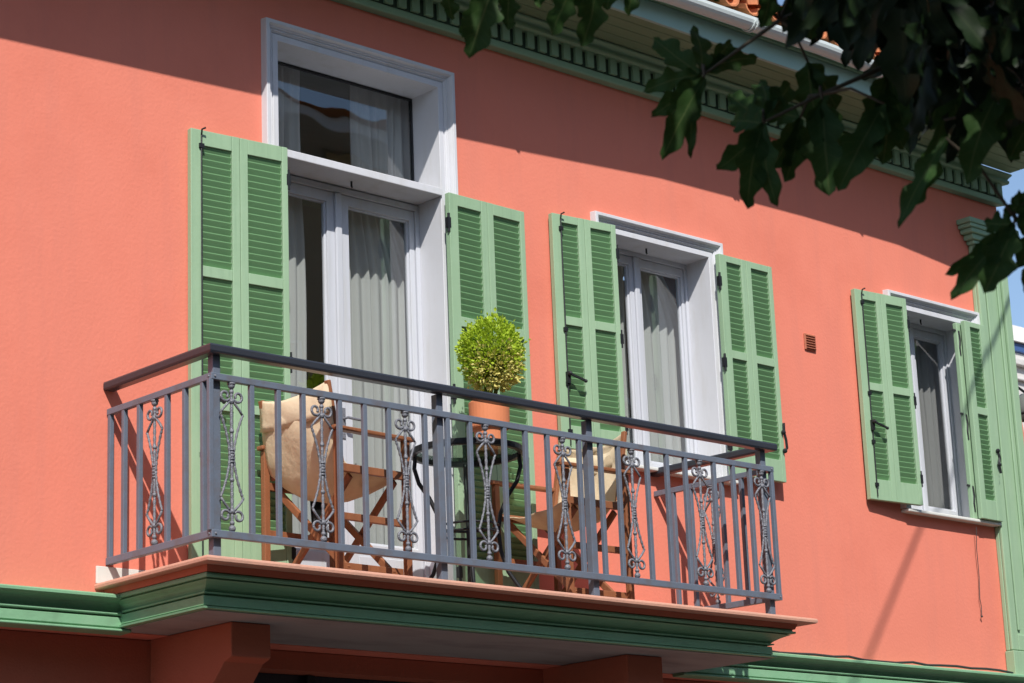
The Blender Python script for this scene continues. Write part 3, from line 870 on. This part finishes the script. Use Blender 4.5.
def scrolls(along, spots):
    base = None
    for x, y in spots:
        if base is None:
            w = scroll_mesh(along)
            for p in w.v: p += Vector((x, y, 0))
            base = w.build('scroll_bar', M['iron'], rail, smooth=True); b0 = (x, y)
        else:
            c = base.copy(); COL.objects.link(c); c.parent = rail
            c.location = base.location + Vector((x-b0[0], y-b0[1], 0))
scrolls('x', [(x, yc) for x in (-0.828,-0.300,0.221,0.754,1.297,1.812,2.349,2.866)])
scrolls('y', [(RX0+0.014, -0.400), (RX1-0.014-0.027, -0.430)])

# ------------------------------------------------------------------ folding canvas chairs
def canvas_sheet(w, prof, y0, y1, sag, nseg=14):
    """prof: list of (x, z, sagx, sagz) swept across y"""
    b = len(w.v); m = len(prof)
    for k in range(nseg+1):
        t = k/nseg; s_ = 4*t*(1-t)
        for i, (x, z, sx, sz) in enumerate(prof):
            wr = (0.008*math.sin(7*t + i*0.9) + 0.005*math.sin(17*t-i*1.3) + 0.003*math.sin(41*t+i))*(0.4+0.6*s_)
            w.v.append(Vector((x+sx*s_+wr, y0+(y1-y0)*t, z+sz*s_+wr*0.6)))
    for k in range(nseg):
        for i in range(m-1):
            a = b+k*m+i
            w.face((a, a+1, a+m+1, a+m))
def make_chair(label):
    r = thing('folding_chair', (0,0,0), label, 'chair', 'wooden folding chairs with canvas seats on the balcony')
    N_, F_ = -0.285, 0.285
    def part(name, fn, m=M['wood'], bev=0.003, **kw):
        w = MB(); fn(w); return w.build(name, m, r, bevel=bev, **kw)
    for y in (N_, F_):
        part('leg', lambda w: w.box(0.200, 0.235, y-0.016, y+0.016, 0.0, 0.722))
        part('leg', lambda w: w.box(-0.240, -0.205, y-0.016, y+0.016, 0.0, 0.722))
        part('armrest', lambda w: w.bar((-0.26,y,0.736),(0.265,y,0.733), 0.05, 0.022), bev=0.006)
        part('side_rail', lambda w: w.box(-0.2045, 0.1995, y-0.011, y+0.011, 0.522, 0.562))
        part('side_rail', lambda w: w.box(-0.2045, 0.1995, y-0.011, y+0.011, 0.282, 0.318))
        part('back_post', lambda w: w.bar((-0.185,y*0.92,0.57),(-0.262,y*0.92,0.975), 0.030, 0.022), bev=0.004)
    for xx in (-0.155, 0.135):
        part('cross_leg', lambda w: w.bar((xx,F_-0.02,0.515),(xx,N_+0.02,0.045), 0.020, 0.036), bev=0.003)
        part('cross_leg', lambda w: w.bar((xx+0.024,N_+0.02,0.515),(xx+0.024,F_-0.02,0.045), 0.020, 0.036), bev=0.003)
    for y in (N_+0.02, F_-0.02):
        part('floor_rail', lambda w: w.bar((-0.2045,y*0.99,0.06),(0.1995,y*0.99,0.06), 0.020, 0.034))
    def back(w):
        canvas_sheet(w, [(-0.262,0.976,-0.012,-0.040),(-0.268,0.960,-0.018,-0.042),(-0.264,0.90,-0.026,-0.038),(-0.259,0.85,-0.030,-0.034),(-0.256,0.815,-0.031,-0.030)], N_*0.96, F_*0.96, 0)
    part('backrest', back, M['canvas'], 0, smooth=True, solid=0.004)
    def seat(w):
        canvas_sheet(w, [(-0.255,0.93,-0.020,-0.040),(-0.252,0.86,-0.029,-0.035),(-0.248,0.80,-0.030,-0.030),(-0.238,0.73,-0.028,-0.025),(-0.220,0.66,-0.024,-0.03),(-0.195,0.60,-0.020,-0.055),(-0.150,0.565,-0.015,-0.09),
                         (-0.08,0.548,0,-0.105),(0.0,0.545,0,-0.105),(0.09,0.545,0,-0.09),(0.16,0.55,0,-0.07),(0.205,0.555,0,-0.05)], N_*0.97, F_*0.97, 0)
    part('seat', seat, M['canvas'], 0, smooth=True, solid=0.004)
    return r
chair = make_chair('wooden folding chair with cream canvas left of the bistro table, its back to the left')
chair2 = copy_tree(chair)
chair2['label'] = 'wooden folding chair with cream canvas right of the bistro table, facing left'
chair.location = (0.120, -0.440, 0.001); chair.rotation_euler = (0,0,0.03)
chair2.location = (1.680, -0.440, 0.001); chair2.rotation_euler = (0,0,PI-0.02)

# ------------------------------------------------------------------ bistro table
TX, TY, TZ = 0.956, -0.50, 0.792
table = thing('bistro_table', (TX, TY, 0.0), 'round black metal bistro table with glass top and curved tube legs', 'table')
w = MB()
w.prism(None, [[(TX+r*math.cos(a), TY+r*math.sin(a), TZ+z) for r, z in ((0.298,-0.030),(0.301,-0.026),(0.301,0.0),(0.297,0.004),(0.287,0.004),(0.287,-0.006),(0.272,-0.006),(0.272,-0.030))] for a in [2*PI*k/48 for k in range(49)]], caps=False)
w.build('rim', M['black'], table, smooth=False)
w = MB(); w.lathe([(0.286,0.0),(0.286,0.006)], (TX,TY,TZ-0.005), 48)
w.build('table_top', M['tableglass'], table)
for k in range(4):
    a = PI/4 + k*PI/2 + 0.1
    pts = []
    cps = [(0.272,0.775),(0.280,0.70),(0.258,0.62),(0.205,0.54),(0.165,0.45),(0.150,0.36),(0.160,0.25),(0.195,0.14),(0.255,0.05),(0.29,0.012)]
    for i in range(len(cps)-1):
        for j in range(4):
            t = j/4
            pts.append((cps[i][0]+(cps[i+1][0]-cps[i][0])*t, cps[i][1]+(cps[i+1][1]-cps[i][1])*t))
    pts.append(cps[-1])
    w = MB(); w.tube([(TX+r*math.cos(a), TY+r*math.sin(a), z) for r, z in pts], 0.0115, 8)
    w.ball((TX+0.29*math.cos(a), TY+0.29*math.sin(a), 0.012), 0.014, 6)
    w.build('leg', M['black'], table, smooth=True)
w = MB()
for z in (0.345, 0.385):
    w.tube([(TX+0.152*math.cos(2*PI*k/32), TY+0.152*math.sin(2*PI*k/32), z) for k in range(32)], 0.007, 6, closed=True)
w.build('ring', M['black'], table, smooth=True)
w = MB()
for k in range(2):
    a = PI/4 + k*PI/2 + 0.1
    w.bar((TX-0.30*math.cos(a),TY-0.30*math.sin(a),0.030-0.016*k),(TX+0.30*math.cos(a),TY+0.30*math.sin(a),0.030-0.016*k), 0.022, 0.014)
w.build('foot_brace', M['black'], table)

# ------------------------------------------------------------------ potted bush
PXc, PYc, PZ = 1.125, -0.50, 0.7975
pot = thing('potted_plant', (PXc, PYc, PZ), 'clipped ball bush, bright green above and yellow below, in a terracotta pot on the table', 'potted plant')
w = MB(); w.lathe([(0.074,0.0),(0.078,0.006),(0.085,0.122),(0.087,0.126),(0.104,0.130),(0.107,0.138),(0.110,0.270),(0.107,0.276),(0.096,0.276),(0.093,0.255),(0.02,0.252)], (PXc,PYc,PZ), 32)
po = w.build('pot', M['terracotta'], pot, bevel=0.002)
w = MB(); w.lathe([(0.0925,0.0),(0.0925,0.014)], (PXc,PYc,PZ+0.254), 24); w.build('soil', M['soil'], pot)
random.seed(21)
w = MB()
BC = Vector((PXc+0.030, PYc, 1.335))
for k in range(9):
    a = k*0.7; d = Vector((math.cos(a)*0.10, math.sin(a)*0.10, 0.06))
    w.tube([(PXc+math.cos(a)*0.02, PYc+math.sin(a)*0.02, PZ+0.25), BC+Vector((d.x*0.4,d.y*0.4,-0.12)), BC+d], [0.009,0.006,0.003], 6)
w.build('stems', M['bush_in'], pot)
w = MB(); 
def bush_r(d):
    return 0.170*(1+0.07*math.sin(5*d.x+3*d.z)*math.cos(4*d.y+1) + 0.04*math.sin(11*d.x+2)*math.sin(9*d.z) + 0.03*max(0,-d.z)) * (1.02 if d.z > 0 else 0.98)
for i in range(3600):
    d = Vector((random.gauss(0,1), random.gauss(0,1), random.gauss(0,1))).normalized()
    if d.z < -0.93: continue
    rad_ = bush_r(d)*random.uniform(0.72, 1.0)
    if random.random() < 0.14: rad_ *= random.uniform(1.03,1.20)
    p = BC + Vector((d.x, d.y, d.z*1.20))*rad_
    out = (d + Vector((random.uniform(-.7,.7), random.uniform(-.7,.7), random.uniform(-0.3,.9)))).normalized()
    sd = out.cross(Vector((random.uniform(-1,1),random.uniform(-1,1),random.uniform(-1,1)))).normalized()
    nn = out.cross(sd)
    L = random.uniform(0.018, 0.031); Wd = L*random.uniform(0.28,0.40)
    low = -d.z + 0.42*d.y*-1 + random.gauss(0,0.28)
    mi = 1 if low > 0.56 else 0
    w.add([p, p+out*L*0.5+sd*Wd+nn*0.002, p+out*L, p+out*L*0.5-sd*Wd+nn*0.002, p+out*L*0.5-nn*0.003], [(0,1,4),(1,2,4),(2,3,4),(3,0,4)], mi)
w.build('foliage', [M['bush_a'], M['bush_b']], pot)
w = MB(); w.ball(BC, 0.115, 12); w.build('inner_twigs', M['bush_in'], pot, smooth=True)

# ------------------------------------------------------------------ cables
random.seed(5)
w = MB(); pts = []
x = 3.05; z = -0.052
while x < 6.34:
    pts.append((x, -0.085+random.uniform(-0.012,0.012), z+random.uniform(-0.003,0.012))); x += 0.16
w.tube(pts, 0.008, 6)
tag(w.build('cable', M['cable'], smooth=True), 'dark slack cable lying along the top of the green string course', 'cable')
w = MB()
A = Vector((2.9,-3.5,5.28)); D = Vector((1.07,0.65,0.0))
pts = [A + D*(-14 + 26*k/40) + Vector((0,0,0)) for k in range(41)]
w.tube(pts, 0.013, 6)
tag(w.build('overhead_wire', M['cable'], smooth=True), 'taut overhead wire crossing high above the street, its shadow on the wall', 'wire')

# ------------------------------------------------------------------ neighbours
nb = thing('neighbour_house', (19.0, 9.0, GZ), 'small pale grey house with a blue band behind the right corner of the salmon house', 'house')
w = MB(); w.box(14.6, 24.0, 6.0, 12.0, GZ, 4.95); w.build('wall', M['farwhite'], nb)
w = MB(); w.box(14.55, 24.05, 5.97, 12.05, 4.955, 5.065); w.build('band', M['blue'], nb, bevel=0.01)
w = MB(); w.add([(14.5,5.93,5.07),(24.3,5.93,5.07),(24.3,12.2,5.07),(14.5,12.2,5.07),(14.5,6.15,5.36),(24.3,6.15,5.36),(24.3,12.2,5.36),(14.5,12.2,5.36)],
      [(3,2,1,0),(4,5,6,7),(0,1,5,4),(1,2,6,5),(2,3,7,6),(3,0,4,7)]); w.build('roof', M['farwhite'], nb)
w = MB(); w.box(14.5, 24.1, 5.93, 6.0-0.002, 4.78, 4.86); w.box(14.5, 24.1, 5.95, 5.998, 4.60, 4.63); w.build('ledge', M['farwhite'], nb, bevel=0.01)
# wall lamp on a bracket at the corner
lamp = thing('wall_lamp', (6.77, 0.10, 1.95), 'grey bowl lamp on a black bracket at the right corner of the salmon house', 'lamp')
w = MB(); w.tube([(6.758,0.10,2.07),(6.82,0.10,2.10),(6.90,0.10,2.085),(6.98,0.10,2.06),(7.05,0.10,2.07)], 0.010, 7); w.build('bracket', M['black'], lamp, smooth=True)
w = MB(); w.lathe([(0.01,0.27),(0.06,0.26),(0.11,0.22),(0.135,0.15),(0.14,0.10),(0.132,0.09),(0.10,0.10),(0.02,0.11)], (7.02,0.10,1.79), 24); w.build('shade', M['lampmetal'], lamp, smooth=True)
w = MB(); w.tube([(7.02+0.14*math.cos(2*PI*k/28), 0.10+0.14*math.sin(2*PI*k/28), 1.885) for k in range(28)], 0.012, 6, closed=True); w.build('rim', M['black'], lamp, smooth=True)

# house across the street: seen only as a reflection in the panes
op = thing('opposite_house', (14.0, -18.0, GZ), 'ochre house across the street with a tiled eave and shuttered windows', 'house')
w = MB(); wins = []
for i in range(8):
    for zz in (GZ+1.2, GZ+4.6, GZ+8.0): wins.append((7.0+i*3.2, 8.2+i*3.2, zz, zz+1.9))
wall_mesh(w, 5.0, 33.0, GZ, 9.1, -14.0, -14.3, wins); w.box(5.0, 33.0, -24.0, -14.31, GZ, 9.05)
w.build('wall', M['ochre'], op)
w0 = None
for a, b, c_, d in wins:
    if w0 is None:
        w = MB(); ring_frame(w, a, b, c_, d, -14.05, -14.12, 0.08); w0 = w.build('window', M['white'], op); b0 = (a, c_)
    else:
        c = w0.copy(); COL.objects.link(c); c.parent = op; c.location = w0.location + Vector((a-b0[0], 0, c_-b0[1]))
w = MB(); w.box(4.7, 33.7, -24.6, -13.2, 9.12, 9.35); w.build('eave', M['white'], op, bevel=0.04)
w = MB(); w.add([(4.65,-13.1,9.36),(33.8,-13.1,9.36),(33.8,-24.7,9.36),(4.65,-24.7,9.36),(9.5,-18.9,11.4),(28.5,-18.9,11.4)], [(0,1,5,4),(1,2,5),(2,3,4,5),(3,0,4),(3,2,1,0)]); w.build('roof', M['tile'], op)

op_sky_block = thing('opposite_house', (-9.0, -18.0, GZ), 'unseen long pale house with a flat parapet roof, added across the street to block sky light', 'house')  # added out of view to hold sky light off the facade
w = MB(); wins = []
for i in range(8):
    for zz in (GZ+1.2, GZ+4.6, GZ+8.0): wins.append((-22.0+i*3.2, -20.8+i*3.2, zz, zz+1.9))
wins = [q for q in wins if q[3] < 4.5]
wall_mesh(w, -24.0, 4.5, GZ, 5.0, -14.0, -14.3, wins); w.box(-24.0, 4.5, -24.0, -14.31, GZ, 4.95)
w.build('wall', M['ochre'], op_sky_block)
for a, b, c_, d in wins:
    c = w0.copy(); COL.objects.link(c); c.parent = op_sky_block; c.location = w0.location + Vector((a-b0[0], 0, c_-b0[1])) + WORG[op.name] - WORG[op_sky_block.name]
w = MB(); w.box(-24.3, 4.55, -24.3, -13.8, 5.02, 5.4); w.build('parapet', M['farwhite'], op_sky_block, bevel=0.03)

# ------------------------------------------------------------------ foreground fig tree (world coordinates)
HANG=[([-3.033,-5.152,0.724],[([-3.086,-5.1,0.522],0.092)]),
([-2.992,-5.058,0.75],[([-2.983,-4.96,0.65],0.06)]),
([-3.003,-4.931,0.816],[([-2.977,-4.919,0.718],0.05)]),
([-2.935,-5.12,0.773],[([-2.922,-5.086,0.647],0.055)]),
([-2.95,-5.238,0.748],[([-2.933,-5.223,0.662],0.043)]),
([-3.0,-5.44,0.653],[([-2.997,-5.326,0.53],0.063),([-2.904,-5.363,0.586],0.052)]),
([-2.966,-5.471,0.652],[([-2.953,-5.395,0.487],0.07)]),
([-2.742,-5.308,0.795],[([-2.732,-5.278,0.689],0.055)]),
([-2.747,-5.423,0.737],[([-2.754,-5.378,0.632],0.049)]),
([-2.671,-5.492,0.733],[([-2.638,-5.501,0.672],0.049)]),
([-2.792,-5.753,0.593],[([-2.797,-5.728,0.54],0.036)]),
([-2.776,-5.891,0.543],[([-2.77,-5.856,0.432],0.061)]),
([-2.726,-5.601,0.397],[([-2.765,-5.475,0.539],0.068),([-2.689,-5.555,0.565],0.057),([-2.831,-5.49,0.363],0.057),([-2.839,-5.524,0.281],0.057)]),
([-2.789,-5.667,0.352],[([-2.87,-5.583,0.137],0.067),([-2.785,-5.598,0.156],0.036),([-2.842,-5.583,0.257],0.067)]),
([-2.651,-5.545,0.441],[([-2.477,-5.591,0.512],0.058),([-2.536,-5.554,0.558],0.048)]),
([-2.731,-5.806,0.198],[([-2.801,-5.701,0.091],0.066),([-2.763,-5.766,-0.021],0.076),([-2.712,-5.814,-0.018],0.061),([-2.722,-5.69,0.246],0.071)]),
([-2.66,-5.747,0.243],[([-2.663,-5.642,0.351],0.067),([-2.575,-5.672,0.402],0.067),([-2.548,-5.757,0.37],0.067)]),
([-2.592,-5.811,0.244],[([-2.628,-5.729,0.113],0.077),([-2.594,-5.751,0.087],0.062),([-2.592,-5.693,0.308],0.067)]),
([-2.631,-5.918,0.251],[([-2.621,-5.908,0.003],0.101),([-2.639,-5.858,0.106],0.076),([-2.553,-5.927,0.078],0.066)]),
([-2.591,-6.079,0.2],[([-2.681,-5.986,-0.017],0.084),([-2.615,-6.001,0.049],0.069),([-2.588,-6.007,0.074],0.055)]),
([-2.448,-5.96,0.286],[([-2.416,-5.93,0.122],0.077),([-2.341,-5.947,0.171],0.067)]),
([-2.622,-6.276,0.045],[([-2.755,-6.211,-0.179],0.053)]),
([-2.553,-6.226,0.121],[([-2.569,-6.139,-0.076],0.058)]),
([-2.54,-6.396,0.164],[([-2.607,-6.316,-0.077],0.081)]),
([-2.445,-6.35,0.186],[([-2.471,-6.276,0.047],0.063)]),
([-2.392,-6.375,0.118],[([-2.42,-6.313,0.021],0.063)]),
([-2.471,-6.341,-0.16],[([-2.557,-6.193,-0.266],0.048),([-2.572,-6.212,-0.332],0.062),([-2.539,-6.287,-0.328],0.081),([-2.485,-6.266,-0.137],0.057)]),
([-2.446,-6.388,-0.097],[([-2.454,-6.297,-0.13],0.038),([-2.449,-6.351,-0.188],0.062),([-2.486,-6.346,-0.109],0.033)]),
([-2.422,-6.379,-0.18],[([-2.449,-6.324,-0.262],0.048),([-2.425,-6.324,-0.322],0.062)]),
([-2.525,-5.796,0.419],[([-2.486,-5.776,0.267],0.089),([-2.449,-5.823,0.3],0.078)]),
([-2.439,-5.992,0.349],[([-2.451,-5.928,0.207],0.087),([-2.389,-5.986,0.209],0.077)]),
([-2.427,-6.14,0.337],[([-2.415,-6.088,0.167],0.086),([-2.371,-6.138,0.189],0.076)]),
([-2.568,-5.823,0.601],[([-2.526,-5.816,0.474],0.078),([-2.568,-5.786,0.501],0.052)]),
([-2.426,-6.276,0.319],[([-2.425,-6.218,0.158],0.074),([-2.373,-6.281,0.198],0.074)])]
FILL=[[-1.13,-5.682,1.021],[-2.539,-5.873,0.721],[-1.401,-5.736,1.091],[-2.098,-5.934,0.508],[-1.428,-5.347,0.922],[-1.571,-5.405,1.039],[-2.025,-5.563,0.981],[-2.421,-6.493,0.334],[-2.114,-5.921,0.683],[-2.291,-6.437,0.511],[-1.446,-5.462,0.951],[-1.446,-5.543,1.103],[-2.142,-5.928,0.595],[-1.907,-5.512,1.022],[-2.502,-5.946,0.721],[-1.675,-5.29,1.233],[-1.538,-5.893,0.898],[-2.332,-5.668,0.818],[-2.135,-6.227,0.66],[-2.303,-5.925,0.656],[-1.492,-5.456,0.79],[-1.739,-5.561,0.997],[-1.832,-5.343,1.145],[-2.54,-6.568,0.439],[-2.343,-6.322,0.43],[-1.843,-5.755,1.005],[-2.693,-6.349,0.298],[-2.04,-6.008,0.725],[-2.12,-5.784,0.822],[-2.479,-6.298,0.622],[-2.402,-5.758,0.828],[-2.366,-5.765,0.802],[-1.469,-5.458,0.967],[-2.608,-6.363,0.548],[-1.633,-5.778,0.941],[-1.763,-5.689,0.91],[-2.607,-6.022,0.682],[-1.68,-5.51,0.749],[-2.674,-6.566,0.256],[-1.681,-5.41,1.108],[-1.703,-5.505,1.056],[-2.075,-5.754,0.822],[-2.113,-5.939,0.618],[-1.689,-5.23,1.16],[-1.731,-5.972,0.83],[-1.552,-5.811,1.073],[-2.719,-6.016,0.581],[-1.815,-6.147,0.797],[-1.584,-5.842,0.627],[-1.55,-5.854,0.904],[-1.787,-5.58,0.926],[-2.815,-6.333,0.404],[-2.13,-6.292,0.467],[-1.822,-5.84,0.66],[-2.177,-6.303,0.563],[-2.237,-5.91,0.81],[-1.745,-5.886,0.624],[-1.682,-5.866,0.604],[-3.032,-6.267,0.434],[-2.001,-5.981,0.476],[-1.186,-5.735,1.228],[-2.598,-5.995,0.633],[-2.861,-6.385,0.453],[-2.527,-6.41,0.305],[-1.47,-5.601,1.081],[-1.793,-5.338,1.132],[-1.623,-5.603,0.842],[-2.394,-6.282,0.351],[-1.245,-5.723,0.98],[-1.31,-5.543,0.913],[-2.638,-5.971,0.627],[-1.997,-6.141,0.752],[-2.621,-5.988,0.633],[-2.299,-6.019,0.474],[-1.217,-5.681,0.999],[-1.608,-5.802,0.631],[-1.604,-5.379,1.134],[-2.264,-6.397,0.572],[-2.704,-6.152,0.569],[-1.503,-5.702,1.005],[-2.508,-5.995,0.648],[-1.964,-5.374,1.126],[-1.628,-5.253,1.256],[-2.086,-5.82,0.661],[-2.787,-6.363,0.199],[-1.931,-5.692,0.944],[-2.616,-6.482,0.536],[-1.904,-5.536,1.06],[-2.101,-6.109,0.44],[-1.608,-5.497,1.136],[-1.503,-5.853,0.658],[-1.375,-5.776,0.897],[-1.849,-5.571,0.949],[-1.764,-5.771,0.673],[-2.528,-6.022,0.731],[-2.252,-5.752,0.811],[-1.52,-5.706,0.716],[-1.508,-5.847,0.84],[-1.551,-5.964,0.843],[-2.533,-6.59,0.43],[-2.068,-5.855,0.547],[-2.331,-5.823,0.754],[-2.274,-5.999,0.789],[-1.419,-5.903,0.903],[-1.608,-5.998,1.014],[-1.84,-5.385,1.112],[-2.511,-6.092,0.586],[-1.985,-5.91,0.618],[-2.74,-6.233,0.468],[-2.215,-5.847,0.743],[-1.781,-5.285,1.143],[-3.008,-6.315,0.393],[-2.226,-6.381,0.446],[-2.418,-5.857,0.78],[-2.715,-6.355,0.361],[-1.828,-5.49,1.124],[-2.904,-6.22,0.483],[-2.027,-6.003,0.703],[-1.69,-5.869,0.898],[-1.714,-6.015,0.65],[-2.698,-6.472,0.187],[-1.227,-5.796,0.976],[-2.305,-5.669,0.901],[-2.322,-6.112,0.379],[-2.756,-6.18,0.543],[-2.658,-6.639,0.38],[-1.444,-5.588,1.108],[-2.216,-5.641,0.911],[-2.112,-5.938,0.864],[-1.782,-5.332,1.21],[-2.966,-6.362,0.473],[-1.513,-5.833,0.707],[-1.837,-6.008,0.821],[-1.648,-5.832,0.95],[-1.727,-5.928,0.771],[-2.647,-5.911,0.702],[-1.561,-5.388,1.057],[-2.798,-6.06,0.581],[-2.535,-6.327,0.244],[-1.895,-5.673,0.984],[-2.406,-6.409,0.608],[-1.811,-5.584,0.912],[-2.17,-6.055,0.424],[-2.321,-6.335,0.579],[-1.669,-5.984,0.635],[-1.732,-5.321,1.192],[-2.551,-6.215,0.639],[-2.107,-5.983,0.507],[-2.539,-6.021,0.645],[-2.234,-5.807,0.792],[-1.69,-5.967,0.798],[-1.54,-5.462,0.91],[-1.793,-5.295,1.107],[-2.279,-5.937,0.841],[-2.505,-6.358,0.539],[-2.052,-5.755,0.799],[-1.733,-5.837,0.771],[-2.72,-6.304,0.384],[-1.364,-5.899,1.044],[-1.978,-5.938,0.601],[-2.715,-6.397,0.411],[-2.286,-6.152,0.506],[-2.059,-6.232,0.41],[-1.829,-5.697,0.965],[-1.665,-5.307,1.217]]
TWIGS=[[[-1.432,-6.359,1.493],[-1.925,-6.206,0.785],[-2.21,-6.122,0.508],[-2.425,-6.016,0.378],[-2.6,-5.888,0.281],[-2.731,-5.807,0.203]],[[-1.925,-6.206,0.785],[-2.383,-6.01,0.642],[-2.595,-5.771,0.528],[-2.72,-5.607,0.399]],[[-1.925,-6.206,0.785],[-2.363,-6.4,0.111],[-2.465,-6.348,-0.155]],[[-1.925,-6.206,0.785],[-2.255,-5.933,0.879],[-2.765,-5.45,0.854],[-3.032,-5.178,0.791]]]
CAMP = Vector((-6.935, -9.359, -1.814))
def lobe(w, hub, tip, width, nrm, wav, seed, curl=0.10):
    """one lobe of a leaf from hub to tip with a wavy edge and a folded midrib"""
    hub, tip = Vector(hub), Vector(tip)
    ax = tip - hub; L = ax.length; ax.normalize()
    sd = ax.cross(nrm).normalized(); nn = sd.cross(ax).normalized()
    rnd = random.Random(seed)
    n = 20; b = len(w.v)
    bend = rnd.uniform(-0.06, 0.06); ph = rnd.uniform(0, 6); fold = rnd.uniform(0.12, 0.30)
    for i in range(n+1):
        t = i/n
        prof = (math.sin(PI*min(1, t**1.05))**0.62 if t < 1 else 0)
        prof = max(prof, 0.15*(1-t))
        hw = width*0.5*prof
        c = hub + ax*L*t + sd*L*bend*math.sin(PI*t) + nn*(-curl*L*t*t + 0.03*L*math.sin(PI*t))
        l = hw*(1 + wav*math.sin(t*17+ph) + 0.4*wav*math.sin(t*31+ph)); r = hw*(1 + wav*math.sin(t*18+ph+1.4) + 0.4*wav*math.sin(t*33+ph))
        l += 0.0; 
        for o, u in ((-l,-1),(-l*0.5,-0.5),(0,0),(r*0.5,0.5),(r,1)):
            w.v.append(c + sd*o + nn*(abs(o)*fold + 0.006*math.sin(t*18+ph+u)*abs(u)))
            w.uv.append((u, t))
    for i in range(n):
        for k in range(4):
            a = b+i*5+k
            w.face((a, a+1, a+6, a+5))
def palmate(w, hub, size, down, nrm, seed, nl=5, spread=1.0, wav=0.16):
    rnd = random.Random(seed)
    sd = down.cross(nrm).normalized()
    for k in range(nl):
        q = (k-(nl-1)/2)/((nl-1)/2) if nl > 1 else 0
        a = q*1.15*spread + rnd.uniform(-0.08,0.08)
        ln = size*(1-0.42*abs(q))*rnd.uniform(0.9,1.1)
        d = (down*math.cos(a) + sd*math.sin(a)).normalized()
        lobe(w, hub + nrm*0.002*k, hub + d*ln, ln*rnd.uniform(0.24,0.33), nrm, wav, seed*7+k)
tree = thing('fig_tree', (-0.35, -7.7, GZ), 'fig tree with dark lobed leaves hanging over the top right corner in the foreground', 'tree')
w = MB()
w.tube([(-0.35,-7.7,GZ),(-0.38,-7.65,-2.6),(-0.55,-7.5,-1.2),(-0.75,-7.3,0.2),(-1.1,-7.0,1.3)], [0.19,0.15,0.135,0.12,0.10], 12)
w.build('trunk', M['bark'], tree, smooth=True)
limbs = [[(-1.1,-7.0,1.3),(-1.25,-6.7,1.6),(-1.432,-6.359,1.493)], [(-1.1,-7.0,1.3),(-1.9,-7.2,2.1),(-3.2,-7.0,2.7),(-4.4,-6.6,3.0)],
         [(-1.1,-7.0,1.3),(-1.0,-6.0,2.2),(-1.2,-4.8,2.8)], [(-0.75,-7.3,0.2),(0.2,-7.6,1.5),(0.9,-7.9,2.5)], [(-1.1,-7.0,1.3),(-1.7,-7.6,2.6),(-2.2,-8.0,3.6)]]
for l in limbs:
    w = MB(); w.tube(l, [0.075*(1-0.75*i/(len(l)-1)) for i in range(len(l))], 9); w.build('branch', M['bark'], tree, smooth=True)
for l in TWIGS:
    w = MB(); w.tube(l, [0.013*(1-0.75*i/(len(l)-1)) for i in range(len(l))], 7); w.build('branch', M['bark'], tree, smooth=True)
w = MB(); w.uv = []
seed = 100
VIEW = Vector((0.658, 0.707, 0.26))
rnd = random.Random(9)
for hub, lobes in HANG:
    h = Vector(hub)
    for tip, wd in lobes:
        seed += 1
        n_ = (-VIEW + Vector((rnd.uniform(-.35,.35), rnd.uniform(-.35,.35), rnd.uniform(-.2,.35)))).normalized()
        lobe(w, h, tip, wd*0.95, n_, 0.26, seed, 0.05)
    # leaf stalk up towards the twig
tw_pts = [Vector(p) for l in TWIGS for p in l]
w.build('leaves', M['leaf'], tree, smooth=True)
for hub, lobes in HANG:
    w = MB(); h = Vector(hub); q = min(tw_pts, key=lambda p: (p-h).length)
    m_ = (h+q)/2 + Vector((0,0,0.03)); w.tube([h, m_, q], [0.0035,0.004,0.005], 5)
    w.build('leaf_stalk', M['bark'], tree, smooth=True)
w = MB(); w.uv = []
for i, hub in enumerate(FILL):
    dn = Vector((rnd.uniform(-.5,.5), rnd.uniform(-.5,.5), -1)).normalized()
    n_ = (-VIEW + Vector((rnd.uniform(-.9,.9), rnd.uniform(-.9,.9), rnd.uniform(-.2,.9)))).normalized()
    palmate(w, Vector(hub), rnd.uniform(0.19,0.31), dn, n_, 500+i, rnd.choice((3,5,5)), wav=0.22)
UPN = Vector((-0.24563808, -0.32187148, 0.92634385)); RTN = Vector((0.59189289, -0.83066218, -0.09598912))
cnt = 0
while cnt < 1350:
    p = Vector((rnd.gauss(-3.2,1.3), rnd.gauss(-7.1,1.1), rnd.gauss(2.6,0.95)))
    if p.z > 5.2 or p.z < 0.2: continue
    q = p - CAMP
    if UPN.dot(q) < 0.42 and RTN.dot(q) < 0.45: continue
    cnt += 1
    dn = Vector((rnd.uniform(-.8,.8), rnd.uniform(-.8,.8), -1)).normalized()
    n_ = Vector((rnd.uniform(-.8,.8), rnd.uniform(-.8,.8), 1)).normalized()
    palmate(w, p, rnd.uniform(0.2,0.32), dn, n_, 3000+cnt, 3)
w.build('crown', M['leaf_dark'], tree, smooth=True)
